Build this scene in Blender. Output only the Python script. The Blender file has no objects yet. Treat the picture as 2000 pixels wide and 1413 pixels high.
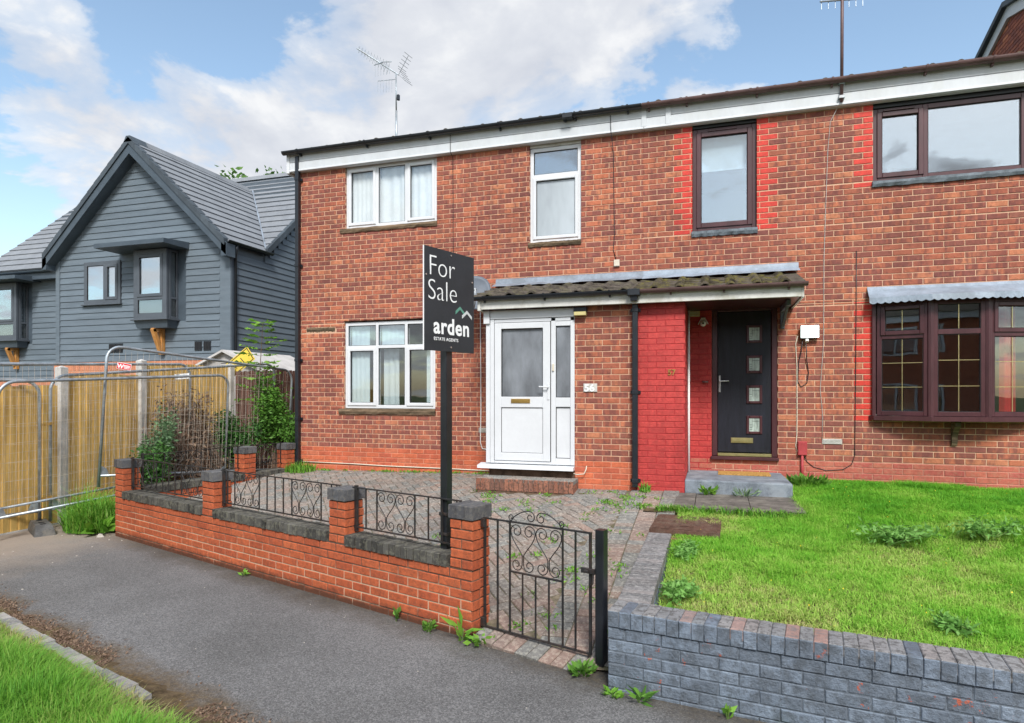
import bpy, math, random
import numpy as np
from mathutils import Vector, Matrix

rng = random.Random(11)
nrg = np.random.default_rng(5)
SC = bpy.context.scene
COL = SC.collection
rad = math.radians

# ------------------------------------------------------------------ camera
PH = math.atan(1250 / 3970)
cam = bpy.data.cameras.new('camera')
cam.sensor_width = 36
cam.lens = 36 * 1250 / 2000
cam.shift_y = 61.5 / 2000
cam.clip_start = 0.05
cam.clip_end = 900
camo = bpy.data.objects.new('camera', cam)
COL.objects.link(camo)
camo.location = (0, 0, 1.85)
camo.rotation_euler = (rad(90), 0, PH)
SC.camera = camo

# ------------------------------------------------------------------ sky, sun, exposure
SUN_EL, SUN_AZ = 46, 158          # azimuth clockwise from +Y
world = bpy.data.worlds.new('World')
SC.world = world
world.use_nodes = True


def nd(nt, t, props=None, ins=None):
    n = nt.nodes.new(t)
    for k, v in (props or {}).items():
        setattr(n, k, v)
    for k, v in (ins or {}).items():
        if isinstance(v, bpy.types.NodeSocket):
            nt.links.new(v, n.inputs[k])
        else:
            n.inputs[k].default_value = v
    return n


def ramp(nt, fac, stops, interp='LINEAR'):
    n = nt.nodes.new('ShaderNodeValToRGB')
    n.color_ramp.interpolation = interp
    e = n.color_ramp.elements
    while len(e) < len(stops):
        e.new(0.5)
    for el, (p, c) in zip(e, stops):
        el.position = p
        el.color = (*c, 1) if len(c) == 3 else c
    if fac is not None:
        nt.links.new(fac, n.inputs[0])
    return n.outputs[0]


def math_n(nt, op, a, b=None, c=None, clamp=False):
    n = nt.nodes.new('ShaderNodeMath')
    n.operation = op
    n.use_clamp = clamp
    for i, v in enumerate((a, b, c)):
        if v is None:
            continue
        if isinstance(v, bpy.types.NodeSocket):
            nt.links.new(v, n.inputs[i])
        else:
            n.inputs[i].default_value = v
    return n.outputs[0]


def vmath(nt, op, a, b=None):
    n = nt.nodes.new('ShaderNodeVectorMath')
    n.operation = op
    for i, v in enumerate((a, b)):
        if v is None:
            continue
        if isinstance(v, bpy.types.NodeSocket):
            nt.links.new(v, n.inputs[i])
        else:
            n.inputs[i].default_value = v
    return n.outputs[0]


def mixc(nt, fac, a, b, mode='MIX'):
    n = nt.nodes.new('ShaderNodeMix')
    n.data_type = 'RGBA'
    n.blend_type = mode
    for i, v in ((0, fac), (6, a), (7, b)):
        if isinstance(v, bpy.types.NodeSocket):
            nt.links.new(v, n.inputs[i])
        elif i == 0:
            n.inputs[0].default_value = v
        else:
            n.inputs[i].default_value = (*v, 1)
    return n.outputs[2]


nt = world.node_tree
bg = nt.nodes['Background']
sky = nd(nt, 'ShaderNodeTexSky', {'sky_type': 'NISHITA', 'sun_disc': False, 'sun_elevation': rad(SUN_EL),
                                  'sun_rotation': rad(SUN_AZ), 'air_density': 1.0, 'dust_density': 1.6, 'ozone_density': 1.3})
tc = nd(nt, 'ShaderNodeTexCoord')
sep = nd(nt, 'ShaderNodeSeparateXYZ', None, {0: tc.outputs['Generated']})
zc = math_n(nt, 'MAXIMUM', math_n(nt, 'ADD', sep.outputs[2], 0.22), 0.06)
cx = math_n(nt, 'DIVIDE', sep.outputs[0], zc)
cy = math_n(nt, 'DIVIDE', sep.outputs[1], zc)
pv = nd(nt, 'ShaderNodeCombineXYZ', None, {0: cx, 1: cy, 2: 2.3}).outputs[0]
n1 = nd(nt, 'ShaderNodeTexNoise', {'noise_dimensions': '3D'}, {'Vector': pv, 'Scale': 1.9, 'Detail': 10, 'Roughness': 0.55, 'Distortion': 0.25}).outputs['Fac']
pv2 = vmath(nt, 'ADD', pv, (0.07, -0.11, 0.04))
n2 = nd(nt, 'ShaderNodeTexNoise', {'noise_dimensions': '3D'}, {'Vector': pv2, 'Scale': 1.9, 'Detail': 8, 'Roughness': 0.52, 'Distortion': 0.25}).outputs['Fac']
n3 = nd(nt, 'ShaderNodeTexNoise', {'noise_dimensions': '3D'}, {'Vector': pv, 'Scale': 5.2, 'Detail': 10, 'Roughness': 0.58, 'Distortion': 0.3}).outputs['Fac']
# soft cloud masses by direction (azimuth / height), the rest of the dome keeps broken cloud
cov = math_n(nt, 'ADD', math_n(nt, 'MULTIPLY', n1, .72), math_n(nt, 'MULTIPLY', n3, .28))
for (bx, by, bz, amp, wid) in [(-0.30, 0.835, 0.46, 0.11, 0.24), (-0.70, 0.62, 0.34, 0.09, 0.14), (-0.50, 0.76, 0.30, 0.09, 0.20), (-0.06, 0.87, 0.46, 0.12, 0.16),
                               (0.25, 0.886, 0.43, -0.22, 0.22), (-0.66, 0.58, 0.475, -0.27, 0.15), (-0.80, 0.56, 0.20, -0.07, 0.09), (-0.50, 0.70, 0.50, -0.10, 0.09)]:
    d = vmath(nt, 'SUBTRACT', tc.outputs['Generated'], tuple(Vector((bx, by, bz)).normalized()))
    ln = nt.nodes.new('ShaderNodeVectorMath')
    ln.operation = 'LENGTH'
    nt.links.new(d, ln.inputs[0])
    q = math_n(nt, 'DIVIDE', ln.outputs['Value'], wid)
    g = math_n(nt, 'EXPONENT', math_n(nt, 'MULTIPLY', math_n(nt, 'MULTIPLY', q, q), -1.0))
    cov = math_n(nt, 'ADD', cov, math_n(nt, 'MULTIPLY', g, amp))
mask = ramp(nt, cov, [(0.47, (0, 0, 0)), (0.51, (.6, .6, .6)), (0.575, (1, 1, 1))], 'EASE')
lit = math_n(nt, 'ADD', math_n(nt, 'MULTIPLY', math_n(nt, 'SUBTRACT', n1, n2), 3.4), math_n(nt, 'ADD', math_n(nt, 'MULTIPLY', n3, 1.5), -0.28), None, True)
ccol = ramp(nt, lit, [(0.0, (4.7, 4.95, 5.5)), (0.45, (5.5, 5.7, 6.1)), (0.8, (6.6, 6.7, 6.85))])
skyc = mixc(nt, mask, mixc(nt, 1.0, sky.outputs[0], (1.95, 1.92, 1.72), 'MULTIPLY'), ccol)
nt.links.new(skyc, bg.inputs[0])
bg.inputs[1].default_value = 0.10

sl = bpy.data.lights.new('sun', 'SUN')
sl.energy = 3.3
sl.angle = rad(14)
sl.color = (1, 0.97, 0.93)
so = bpy.data.objects.new('sun', sl)
COL.objects.link(so)
so.rotation_euler = Vector((math.sin(rad(SUN_AZ)) * math.cos(rad(SUN_EL)), math.cos(rad(SUN_AZ)) * math.cos(rad(SUN_EL)), math.sin(rad(SUN_EL)))).to_track_quat('Z', 'Y').to_euler()
so.location = (0, -10, 20)

SC.view_settings.view_transform = 'Standard'
SC.view_settings.look = 'None'
SC.view_settings.exposure = 0.5
SC.view_settings.gamma = 1
SC.cycles.max_bounces = 6
SC.cycles.transparent_max_bounces = 12
SC.cycles.use_denoising = True


# ------------------------------------------------------------------ materials
MATS = {}


def newmat(name):
    m = bpy.data.materials.new(name)
    m.use_nodes = True
    MATS[name] = m
    t = m.node_tree
    return m, t, t.nodes['Principled BSDF']


def setbump(t, b, h, strength, dist=0.01):
    bn = nd(t, 'ShaderNodeBump', None, {'Height': h, 'Strength': strength, 'Distance': dist})
    t.links.new(bn.outputs[0], b.inputs['Normal'])


def wpos(t):
    return nd(t, 'ShaderNodeNewGeometry').outputs['Position']


def noise(t, vec, scale, detail=4, rough=0.55, dist=0.0):
    return nd(t, 'ShaderNodeTexNoise', None, {'Vector': vec, 'Scale': scale, 'Detail': detail, 'Roughness': rough, 'Distortion': dist}).outputs['Fac']


def pbr(name, col, rough=0.6, var=0.12, scale=6, bump=0.15, spec=0.4, metal=0.0, dirt=None, dirt_amt=0.5, stretch=None, rnd=0.0, bscale=None):
    m, t, b = newmat(name)
    p = wpos(t)
    if stretch:
        p = vmath(t, 'MULTIPLY', p, stretch)
    f = noise(t, p, scale, 6, 0.6)
    f2 = noise(t, p, scale * 9, 3, 0.6)
    lo = tuple(c * (1 - var) for c in col)
    hi = tuple(min(1, c * (1 + var)) for c in col)
    c = ramp(t, math_n(t, 'ADD', math_n(t, 'MULTIPLY', f, .7), math_n(t, 'MULTIPLY', f2, .3)), [(0.40, lo), (0.60, hi)])
    if rnd:
        oi = nd(t, 'ShaderNodeObjectInfo').outputs['Random']
        at = nd(t, 'ShaderNodeAttribute', {'attribute_name': 'rnd'}).outputs['Fac']
        rr = math_n(t, 'FRACT', math_n(t, 'ADD', oi, at))
        v = math_n(t, 'ADD', math_n(t, 'MULTIPLY', rr, 2 * rnd), 1 - rnd)
        cc = nd(t, 'ShaderNodeCombineXYZ', None, {0: v, 1: v, 2: v}).outputs[0]
        c = mixc(t, 1.0, c, cc, 'MULTIPLY')
    if dirt:
        dm = ramp(t, noise(t, p, scale * .6, 8, 0.7), [(0.49, (0, 0, 0)), (0.60, (dirt_amt,) * 3)])
        c = mixc(t, dm, c, dirt)
    t.links.new(c, b.inputs['Base Color'])
    b.inputs['Roughness'].default_value = rough
    b.inputs['Specular IOR Level'].default_value = spec
    b.inputs['Metallic'].default_value = metal
    if bump:
        setbump(t, b, noise(t, p, bscale or scale * 12, 4, 0.6), bump, 0.004)
    return m


def brick_mat(name, cols, dark, dark_amt, rough=0.85, blotch=15.0, lichen=None, lichen_amt=0.0, bump=0.5, dirt_low=None, speck=0.12, chips=None, jit_lichen=34):
    """cols: ramp over a per-brick random; dark: kiln marks that run across the face."""
    m, t, b = newmat(name)
    p = wpos(t)
    oi = nd(t, 'ShaderNodeObjectInfo').outputs['Random']
    at = nd(t, 'ShaderNodeAttribute', {'attribute_name': 'rnd'}).outputs['Fac']
    r = math_n(t, 'FRACT', math_n(t, 'ADD', oi, at))
    n = len(cols)
    c = ramp(t, r, [(i / max(1, n - 1), q) for i, q in enumerate(cols)])
    off = nd(t, 'ShaderNodeCombineXYZ', None, {0: math_n(t, 'MULTIPLY', r, 37.0), 1: math_n(t, 'MULTIPLY', r, 11.0), 2: math_n(t, 'MULTIPLY', r, 71.0)}).outputs[0]
    pb = vmath(t, 'MULTIPLY', vmath(t, 'ADD', p, off), (1, 1, .3))
    if dark:
        r2 = math_n(t, 'FRACT', math_n(t, 'MULTIPLY', r, 17.31))
        thr = math_n(t, 'SUBTRACT', noise(t, pb, blotch, 3, 0.55), math_n(t, 'MULTIPLY', r2, 0.26))
        dm = ramp(t, thr, [(0.30, (0, 0, 0)), (0.44, (dark_amt,) * 3)])
        c = mixc(t, dm, c, dark)
    fine = noise(t, p, 190, 3, 0.7)
    mid = noise(t, p, 24, 5, 0.65)
    v = math_n(t, 'ADD', math_n(t, 'MULTIPLY', fine, speck * 5), math_n(t, 'MULTIPLY', mid, 1.0))
    v = math_n(t, 'ADD', v, 1 - speck * 2.5 - 0.5)
    c = mixc(t, 1.0, c, nd(t, 'ShaderNodeCombineXYZ', None, {0: v, 1: v, 2: v}).outputs[0], 'MULTIPLY')
    if lichen:
        lm = ramp(t, noise(t, p, jit_lichen, 7, 0.72), [(0.50, (0, 0, 0)), (0.57, (lichen_amt,) * 3)])
        c = mixc(t, lm, c, lichen)
    if chips:
        cm_ = ramp(t, noise(t, p, 5.5, 7, 0.75), [(0.635, (0, 0, 0)), (0.65, (.9, .9, .9))])
        c = mixc(t, cm_, c, chips)
    big = noise(t, p, 0.9, 5, 0.6)
    streak = noise(t, vmath(t, 'MULTIPLY', p, (5.5, 5.5, .28)), 1.0, 5, .6)
    vb = math_n(t, 'ADD', math_n(t, 'ADD', math_n(t, 'MULTIPLY', big, 0.75), math_n(t, 'MULTIPLY', streak, 0.55)), 0.35)
    c = mixc(t, 1.0, c, nd(t, 'ShaderNodeCombineXYZ', None, {0: vb, 1: vb, 2: vb}).outputs[0], 'MULTIPLY')
    if dirt_low:
        z0, z1, dcol, amt = dirt_low
        z = nd(t, 'ShaderNodeSeparateXYZ', None, {0: p}).outputs[2]
        q = math_n(t, 'ADD', z, math_n(t, 'MULTIPLY', math_n(t, 'SUBTRACT', noise(t, p, 7, 6, .7), .5), (z1 - z0) * 2.2))
        k = nd(t, 'ShaderNodeMapRange', None, {'Value': q, 'From Min': z0, 'From Max': z1, 'To Min': amt, 'To Max': 0.0}).outputs[0]
        c = mixc(t, k, c, dcol)
    t.links.new(c, b.inputs['Base Color'])
    b.inputs['Roughness'].default_value = rough
    b.inputs['Specular IOR Level'].default_value = 0.25
    setbump(t, b, math_n(t, 'ADD', noise(t, p, 60, 5, 0.7), math_n(t, 'MULTIPLY', mid, .6)), bump, 0.006)
    return m


HB = [(.23, .078, .058), (.345, .108, .062), (.28, .086, .057), (.42, .138, .074), (.25, .083, .062), (.39, .120, .066), (.46, .180, .096), (.32, .098, .060), (.38, .126, .070), (.26, .083, .057), (.41, .132, .070)]
brick_mat('brick_house', HB, (.155, .058, .052), .7)
brick_mat('brick_plinth', [(.42, .10, .05), (.48, .125, .06), (.36, .085, .05), (.45, .14, .075)], None, 0)
brick_mat('brick_orange', [(.37, .088, .036), (.42, .105, .042), (.335, .075, .032), (.39, .095, .038)], None, 0, dirt_low=(0.03, .10, (.05, .028, .018), .85), lichen=(.10, .05, .035), lichen_amt=.35)
brick_mat('brick_red_paint', [(.50, .042, .03), (.55, .05, .035), (.44, .04, .03)], None, 0, rough=.6, bump=.4, speck=.08, lichen=(.36, .05, .04), lichen_amt=.5)
brick_mat('brick_porch_paint', [(.42, .048, .044), (.46, .056, .05), (.39, .045, .042)], None, 0, rough=.6, bump=.7, speck=.08, lichen=(.33, .042, .04), lichen_amt=.5, jit_lichen=9)
brick_mat('brick_faded_paint', [(.36, .09, .07), (.42, .12, .08), (.34, .075, .065)], None, 0, lichen=(.36, .17, .11), lichen_amt=.55)
brick_mat('brick_blue', [(.075, .078, .086), (.11, .11, .115), (.055, .056, .062), (.09, .088, .09)], None, 0, rough=.7, lichen=(.16, .15, .13), lichen_amt=.45)
brick_mat('brick_mossy', [(.035, .034, .031), (.10, .096, .085), (.045, .043, .038), (.075, .072, .065), (.028, .027, .025)], None, 0, lichen=(.17, .165, .125), lichen_amt=.5, bump=.9, jit_lichen=20)
brick_mat('brick_grey_paint', [(.16, .198, .25), (.19, .232, .288), (.145, .178, .222)], (.085, .10, .12), .55, rough=.5, blotch=9, lichen=(.075, .086, .098), lichen_amt=.55, bump=1.6, chips=(.42, .10, .05), jit_lichen=16)
brick_mat('brick_worn_cap', [(.20, .205, .215), (.235, .23, .23), (.235, .215, .21), (.18, .195, .21), (.22, .215, .215)], None, 0, lichen=(.085, .082, .08), lichen_amt=.8, bump=1.2, jit_lichen=22)
brick_mat('brick_worn_side', [(.19, .185, .185), (.22, .20, .195), (.165, .165, .17), (.20, .18, .175)], (.10, .10, .10), .7, lichen=(.30, .29, .28), lichen_amt=.6, bump=1.2, blotch=14)
brick_mat('brick_soldier', [(.24, .10, .065), (.29, .13, .085), (.17, .085, .062)], None, 0, lichen=(.06, .045, .04), lichen_amt=.8)
brick_mat('paver', [(.175, .15, .13), (.20, .155, .13), (.155, .145, .13), (.22, .16, .13), (.17, .155, .14), (.195, .165, .145)], None, 0, lichen=(.36, .33, .29), lichen_amt=.6, bump=.8, speck=.2)
brick_mat('paver_grey', [(.145, .143, .135), (.17, .165, .155), (.125, .125, .118)], None, 0, lichen=(.34, .33, .29), lichen_amt=.55, bump=.8, speck=.2)
brick_mat('paver_red', [(.225, .158, .13), (.21, .15, .127), (.185, .15, .133)], None, 0, lichen=(.42, .36, .30), lichen_amt=.45, bump=.8, speck=.2)
brick_mat('brick_far', [(.42, .17, .10), (.50, .22, .13), (.46, .19, .11)], None, 0)
pbr('mortar', (.55, .35, .24), .95, .14, 5, .3, .1)
pbr('mortar_dark', (.13, .085, .06), .95, .35, 9, .3, .1)
pbr('mortar_grey', (.105, .125, .15), .7, .45, 12, .8, .3)
pbr('mortar_paint', (.36, .035, .038), .7, .1, 9, .3, .2)
pbr('upvc', (.60, .62, .645), .28, .03, 3, 0, .5)
pbr('white_board', (.50, .53, .555), .4, .06, 2.5, .05, .4, dirt=(.45, .46, .42), dirt_amt=.25, stretch=(1, 1, .35))
pbr('white_dirty', (.56, .56, .53), .5, .08, 5, .1, .3, dirt=(.34, .32, .25), dirt_amt=.55)
pbr('brown_upvc', (.062, .022, .026), .35, .22, 5, .05, .5, stretch=(1, 1, .2))
pbr('brown_gutter', (.115, .068, .066), .5, .2, 4, .05, .4)
pbr('black_plastic', (.011, .014, .019), .4, .2, 5, .05, .5)
pbr('black_gloss', (.012, .014, .018), .3, .2, 6, .1, .5)
pbr('iron', (.016, .016, .017), .5, .35, 12, .25, .5, dirt=(.07, .035, .02), dirt_amt=.35)
pbr('gasket', (.02, .02, .022), .7, 0, 3, 0, .2)
pbr('lead', (.20, .235, .28), .55, .2, 4, .3, .4, dirt=(.11, .125, .14), dirt_amt=.6)
pbr('lead_new', (.24, .29, .35), .5, .15, 5, .2, .4, dirt=(.15, .18, .21), dirt_amt=.5)
pbr('timber_old', (.16, .115, .075), .9, .45, 9, .9, .1, dirt=(.055, .045, .03), dirt_amt=.8, stretch=(.25, 1, 3))
pbr('slate_sill', (.115, .14, .16), .7, .3, 9, .6, .3)
pbr('pantile', (.068, .058, .050), .95, .35, 12, 1.0, .1, dirt=(.125, .115, .07), dirt_amt=.6, rnd=.3)
pbr('pantile_moss', (.062, .052, .040), .95, .35, 14, 1.0, .1, dirt=(.13, .115, .035), dirt_amt=.8, rnd=.3)
pbr('door_black', (.010, .011, .018), .5, .35, 9, .35, .35, stretch=(1, 1, .12), bscale=90)
pbr('brass', (.55, .36, .11), .35, .15, 9, .05, .5, .85)
pbr('gold', (.62, .55, .27), .3, .15, 9, .05, .5, .85)
pbr('steel', (.55, .56, .56), .32, .12, 9, .05, .5, .9)
pbr('galvanised', (.34, .385, .42), .42, .25, 7, .15, .5, .55, dirt=(.28, .25, .22), dirt_amt=.4)
pbr('wire', (.55, .49, .42), .55, .25, 5, 0, .4, .3)
pbr('concrete_step', (.165, .19, .22), .8, .25, 7, .6, .25, dirt=(.27, .30, .325), dirt_amt=.6)
pbr('slab', (.12, .108, .097), .95, .25, 8, .7, .15, dirt=(.27, .25, .21), dirt_amt=.4)
pbr('concrete_post', (.47, .46, .44), .9, .14, 6, .4, .2, dirt=(.30, .29, .25), dirt_amt=.5)
pbr('rubber_block', (.085, .085, .085), .85, .3, 6, .5, .2, dirt=(.18, .16, .13), dirt_amt=.5)
pbr('rust_iron', (.10, .055, .04), .85, .3, 14, .8, .2, dirt=(.17, .13, .10), dirt_amt=.45)
pbr('coir', (.42, .24, .075), .98, .3, 40, 1.0, .05)
pbr('fence_wood', (.64, .425, .14), .85, .18, 3.2, .35, .15, stretch=(3, 3, .35), rnd=.10, dirt=(.34, .19, .06), dirt_amt=.5)
pbr('fence_dark', (.105, .055, .043), .9, .35, 4, .5, .1, stretch=(4, 4, .3), rnd=.35)
pbr('oak', (.46, .215, .06), .7, .25, 6, .3, .2, stretch=(3, 3, .5), dirt=(.5, .33, .19), dirt_amt=.4)
pbr('cladding', (.112, .142, .170), .62, .09, 3, .25, .3, stretch=(.5, .5, 4), rnd=.09, dirt=(.145, .175, .205), dirt_amt=.35)
pbr('cladding_scuffed', (.15, .195, .235), .7, .12, 4, .3, .3, stretch=(1, 1, 4), dirt=(.5, .53, .55), dirt_amt=.8)
pbr('anthracite', (.055, .074, .094), .45, .14, 3, .05, .4)
pbr('anthracite_frame', (.075, .088, .105), .4, .1, 3, .05, .4)
pbr('roof_tile_grey', (.185, .20, .22), .75, .10, 2.6, .3, .25, rnd=.05, dirt=(.235, .25, .27), dirt_amt=.4)
pbr('roof_tile_edge', (.055, .07, .085), .7, .15, 4, .2, .3, rnd=.2)
pbr('shed_plastic', (.34, .33, .32), .7, .08, 4, .2, .3, stretch=(6, 6, .4))
pbr('shed_roof', (.47, .46, .45), .7, .12, 4, .2, .3)
pbr('sign_black', (.024, .028, .034), .5, .1, 5, .02, .4)
pbr('sign_white', (.80, .81, .82), .6, .02, 4, 0, .3)
pbr('sign_green', (.10, .26, .20), .6, .02, 4, 0, .3)
pbr('sign_grey', (.52, .54, .55), .6, .02, 4, 0, .3)
pbr('sign_red', (.58, .035, .045), .5, .05, 4, 0, .3)
pbr('sign_yellow', (.70, .52, .07), .5, .08, 6, 0, .3)
pbr('white_plastic', (.74, .75, .74), .45, .05, 5, 0, .4)
pbr('cream_cable', (.60, .55, .45), .6, .08, 5, 0, .3)
pbr('curtain', (.60, .64, .665), .95, .05, 4, 0, .1)
pbr('blind', (.62, .68, .70), .9, .04, 4, 0, .1)
pbr('interior', (.42, .41, .39), .95, .08, 1, 0, .1)
pbr('interior_dark', (.10, .09, .085), .95, .08, 1, 0, .1)
pbr('soil', (.085, .062, .038), .98, .45, 9, .9, .05, dirt=(.16, .12, .06), dirt_amt=.5)
pbr('far_ground', (.08, .10, .045), .98, .3, .6, .4, .05)
pbr('bark', (.12, .09, .065), .95, .3, 10, .8, .1)
pbr('red_fabric', (.45, .02, .03), .9, .1, 4, 0, .1)
pbr('blue_plastic', (.03, .08, .45), .5, .1, 4, 0, .3)
pbr('dish_grey', (.09, .11, .14), .55, .12, 5, .1, .4)
pbr('meter_red', (.36, .05, .055), .55, .15, 8, .2, .3)
pbr('twig', (.16, .105, .075), .95, .35, 8, .4, .1)
pbr('stone_pale', (.36, .335, .30), .9, .2, 9, .4, .2)


def tarmac():
    m, t, b = newmat('tarmac')
    p = wpos(t)
    s = nd(t, 'ShaderNodeSeparateXYZ', None, {0: p})
    agg = nd(t, 'ShaderNodeTexVoronoi', None, {'Vector': p, 'Scale': 130}).outputs['Color']
    ag = nd(t, 'ShaderNodeSeparateColor', None, {0: agg}).outputs[0]
    v = math_n(t, 'ADD', math_n(t, 'MULTIPLY', ag, .55), math_n(t, 'MULTIPLY', noise(t, p, 260, 3, .7), .45))
    c = ramp(t, v, [(0.2, (.074, .073, .073)), (.55, (.142, .140, .138)), (.8, (.222, .219, .215))])
    wear = ramp(t, noise(t, p, .55, 6, .6), [(.35, (.72, .72, .72)), (.65, (1.15, 1.15, 1.17))])
    c = mixc(t, 1.0, c, wear, 'MULTIPLY')
    # grime and moss: strips along the kerb edge and along the foot of the wall, dust by the fence
    wob = math_n(t, 'MULTIPLY', math_n(t, 'SUBTRACT', noise(t, p, 2.6, 8, .7), .5), .62)
    dk = math_n(t, 'ADD', math_n(t, 'ADD', math_n(t, 'MULTIPLY', s.outputs[0], .296), math_n(t, 'MULTIPLY', s.outputs[1], .955)), -1.912)
    kd = nd(t, 'ShaderNodeMapRange', None, {'Value': math_n(t, 'ADD', dk, wob), 'From Min': .10, 'From Max': .36, 'To Min': .92, 'To Max': 0.0}).outputs[0]
    mossc = ramp(t, noise(t, p, 30, 6, .75), [(.35, (.035, .024, .012)), (.55, (.10, .058, .015)), (.7, (.15, .10, .03))])
    c = mixc(t, kd, c, mossc)
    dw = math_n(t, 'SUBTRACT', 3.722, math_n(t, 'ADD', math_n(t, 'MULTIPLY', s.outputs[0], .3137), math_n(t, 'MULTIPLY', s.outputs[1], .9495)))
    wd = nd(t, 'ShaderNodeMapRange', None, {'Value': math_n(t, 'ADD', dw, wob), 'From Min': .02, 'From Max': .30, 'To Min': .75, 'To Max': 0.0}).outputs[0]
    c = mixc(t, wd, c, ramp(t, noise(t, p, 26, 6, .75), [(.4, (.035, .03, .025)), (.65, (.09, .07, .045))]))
    du = nd(t, 'ShaderNodeMapRange', None, {'Value': math_n(t, 'ADD', s.outputs[0], math_n(t, 'MULTIPLY', wob, 2.5)), 'From Min': -8.0, 'From Max': -6.6, 'To Min': .75, 'To Max': 0.0}).outputs[0]
    c = mixc(t, du, c, (.30, .245, .195))
    # white grit
    wg = ramp(t, noise(t, p, 75, 2, .5), [(.765, (0, 0, 0)), (.80, (.6, .6, .6))])
    c = mixc(t, wg, c, (.5, .49, .47))
    t.links.new(c, b.inputs['Base Color'])
    b.inputs['Roughness'].default_value = .82
    b.inputs['Specular IOR Level'].default_value = .35
    setbump(t, b, v, .7, .006)


tarmac()


def plant_mat(name, stops, trans=.35, rough=.55):
    m, t, b = newmat(name)
    at = nd(t, 'ShaderNodeAttribute', {'attribute_name': 'rnd'}).outputs['Fac']
    c = ramp(t, at, stops)
    t.links.new(c, b.inputs['Base Color'])
    b.inputs['Roughness'].default_value = rough
    b.inputs['Specular IOR Level'].default_value = .25
    tr = nd(t, 'ShaderNodeBsdfTranslucent', None, {'Color': c})
    mx = nd(t, 'ShaderNodeMixShader', None, {0: trans, 1: b.outputs[0], 2: tr.outputs[0]})
    t.links.new(mx.outputs[0], t.nodes['Material Output'].inputs[0])
    return m


plant_mat('lawn_grass', [(0, (.56, .50, .25)), (.14, (.48, .54, .17)), (.40, (.34, .57, .09)), (.70, (.20, .50, .04)), (1, (.11, .38, .03))])
plant_mat('verge_grass', [(0, (.42, .36, .19)), (.16, (.31, .38, .10)), (.5, (.17, .38, .04)), (1, (.08, .26, .025))])
plant_mat('leaf_green', [(0, (.07, .17, .03)), (.5, (.11, .26, .04)), (1, (.17, .36, .05))])
plant_mat('leaf_dark', [(0, (.04, .11, .03)), (.5, (.07, .18, .04)), (1, (.12, .25, .07))])
plant_mat('leaf_bright', [(0, (.10, .25, .03)), (.5, (.16, .36, .04)), (1, (.26, .47, .07))])
plant_mat('leaf_grey', [(0, (.10, .19, .09)), (.5, (.16, .27, .14)), (1, (.24, .34, .20))])
plant_mat('leaf_dead', [(0, (.12, .075, .05)), (.5, (.18, .115, .08)), (1, (.26, .18, .12))], .15)
plant_mat('leaf_tree', [(0, (.06, .14, .03)), (.5, (.10, .22, .04)), (1, (.17, .30, .06))])
plant_mat('flower', [(0, (.75, .55, .03)), (1, (.8, .65, .05))], .1)


def glass(name, tint, refl, wav=.02, rough=0.0):
    m, t, b = newmat(name)
    p = wpos(t)
    bn = nd(t, 'ShaderNodeBump', None, {'Height': noise(t, p, 2.2, 2, .5), 'Strength': wav, 'Distance': .05}).outputs[0]
    gl = nd(t, 'ShaderNodeBsdfGlossy', None, {'Color': (.92, .96, 1, 1), 'Roughness': rough, 'Normal': bn})
    tr = nd(t, 'ShaderNodeBsdfTransparent', None, {'Color': (*tint, 1)})
    fc = nd(t, 'ShaderNodeLayerWeight', None, {'Blend': .5, 'Normal': bn}).outputs['Facing']
    fr = math_n(t, 'ADD', math_n(t, 'MULTIPLY', math_n(t, 'POWER', fc, 5.0), .9), .04)
    fac = math_n(t, 'ADD', fr, refl, None, True)
    mx = nd(t, 'ShaderNodeMixShader', None, {0: fac, 1: tr.outputs[0], 2: gl.outputs[0]})
    t.links.new(mx.outputs[0], t.nodes['Material Output'].inputs[0])


glass('glass', (.99, 1, 1), .03)
glass('glass_sky', (.90, .95, .97), .17, .006)
glass('glass_new', (.8, .88, .92), .45, .006)
glass('glass_low', (.92, .95, .95), .07, .012)


def frosted(name, col, rough, streak):
    m, t, b = newmat(name)
    p = vmath(t, 'MULTIPLY', wpos(t), (1, 1, .35))
    c = ramp(t, noise(t, p, streak, 5, .6), [(.3, tuple(q * .6 for q in col)), (.7, tuple(min(1, q * 1.45) for q in col))])
    t.links.new(c, b.inputs['Base Color'])
    b.inputs['Roughness'].default_value = rough
    b.inputs['Specular IOR Level'].default_value = .9
    setbump(t, b, noise(t, wpos(t), 140, 3, .6), .25, .004)


frosted('glass_obscure', (.36, .40, .43), .18, .9)
frosted('glass_frost_dark', (.165, .18, .20), .28, 4.5)
frosted('glass_leaded', (.33, .40, .36), .3, 20)
m, t, b = newmat('lamp_lit')
b.inputs['Base Color'].default_value = (.9, .95, 1, 1)
b.inputs['Emission Color'].default_value = (.88, 1, .97, 1)
b.inputs['Emission Strength'].default_value = 5.0
m, t, b = newmat('amber_glass')
b.inputs['Base Color'].default_value = (.55, .48, .22, 1)
b.inputs['Roughness'].default_value = .2

# ------------------------------------------------------------------ mesh tools
F_CAM, R_CAM = Vector((-math.sin(PH), math.cos(PH), 0)), Vector((math.cos(PH), math.sin(PH), 0))


def proj(p):
    d = F_CAM.dot(p)
    if d < .3:
        return None
    return 1000 + 1250 * R_CAM.dot(p) / d, 768 - 1250 * (p[2] - 1.85) / d, d


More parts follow.
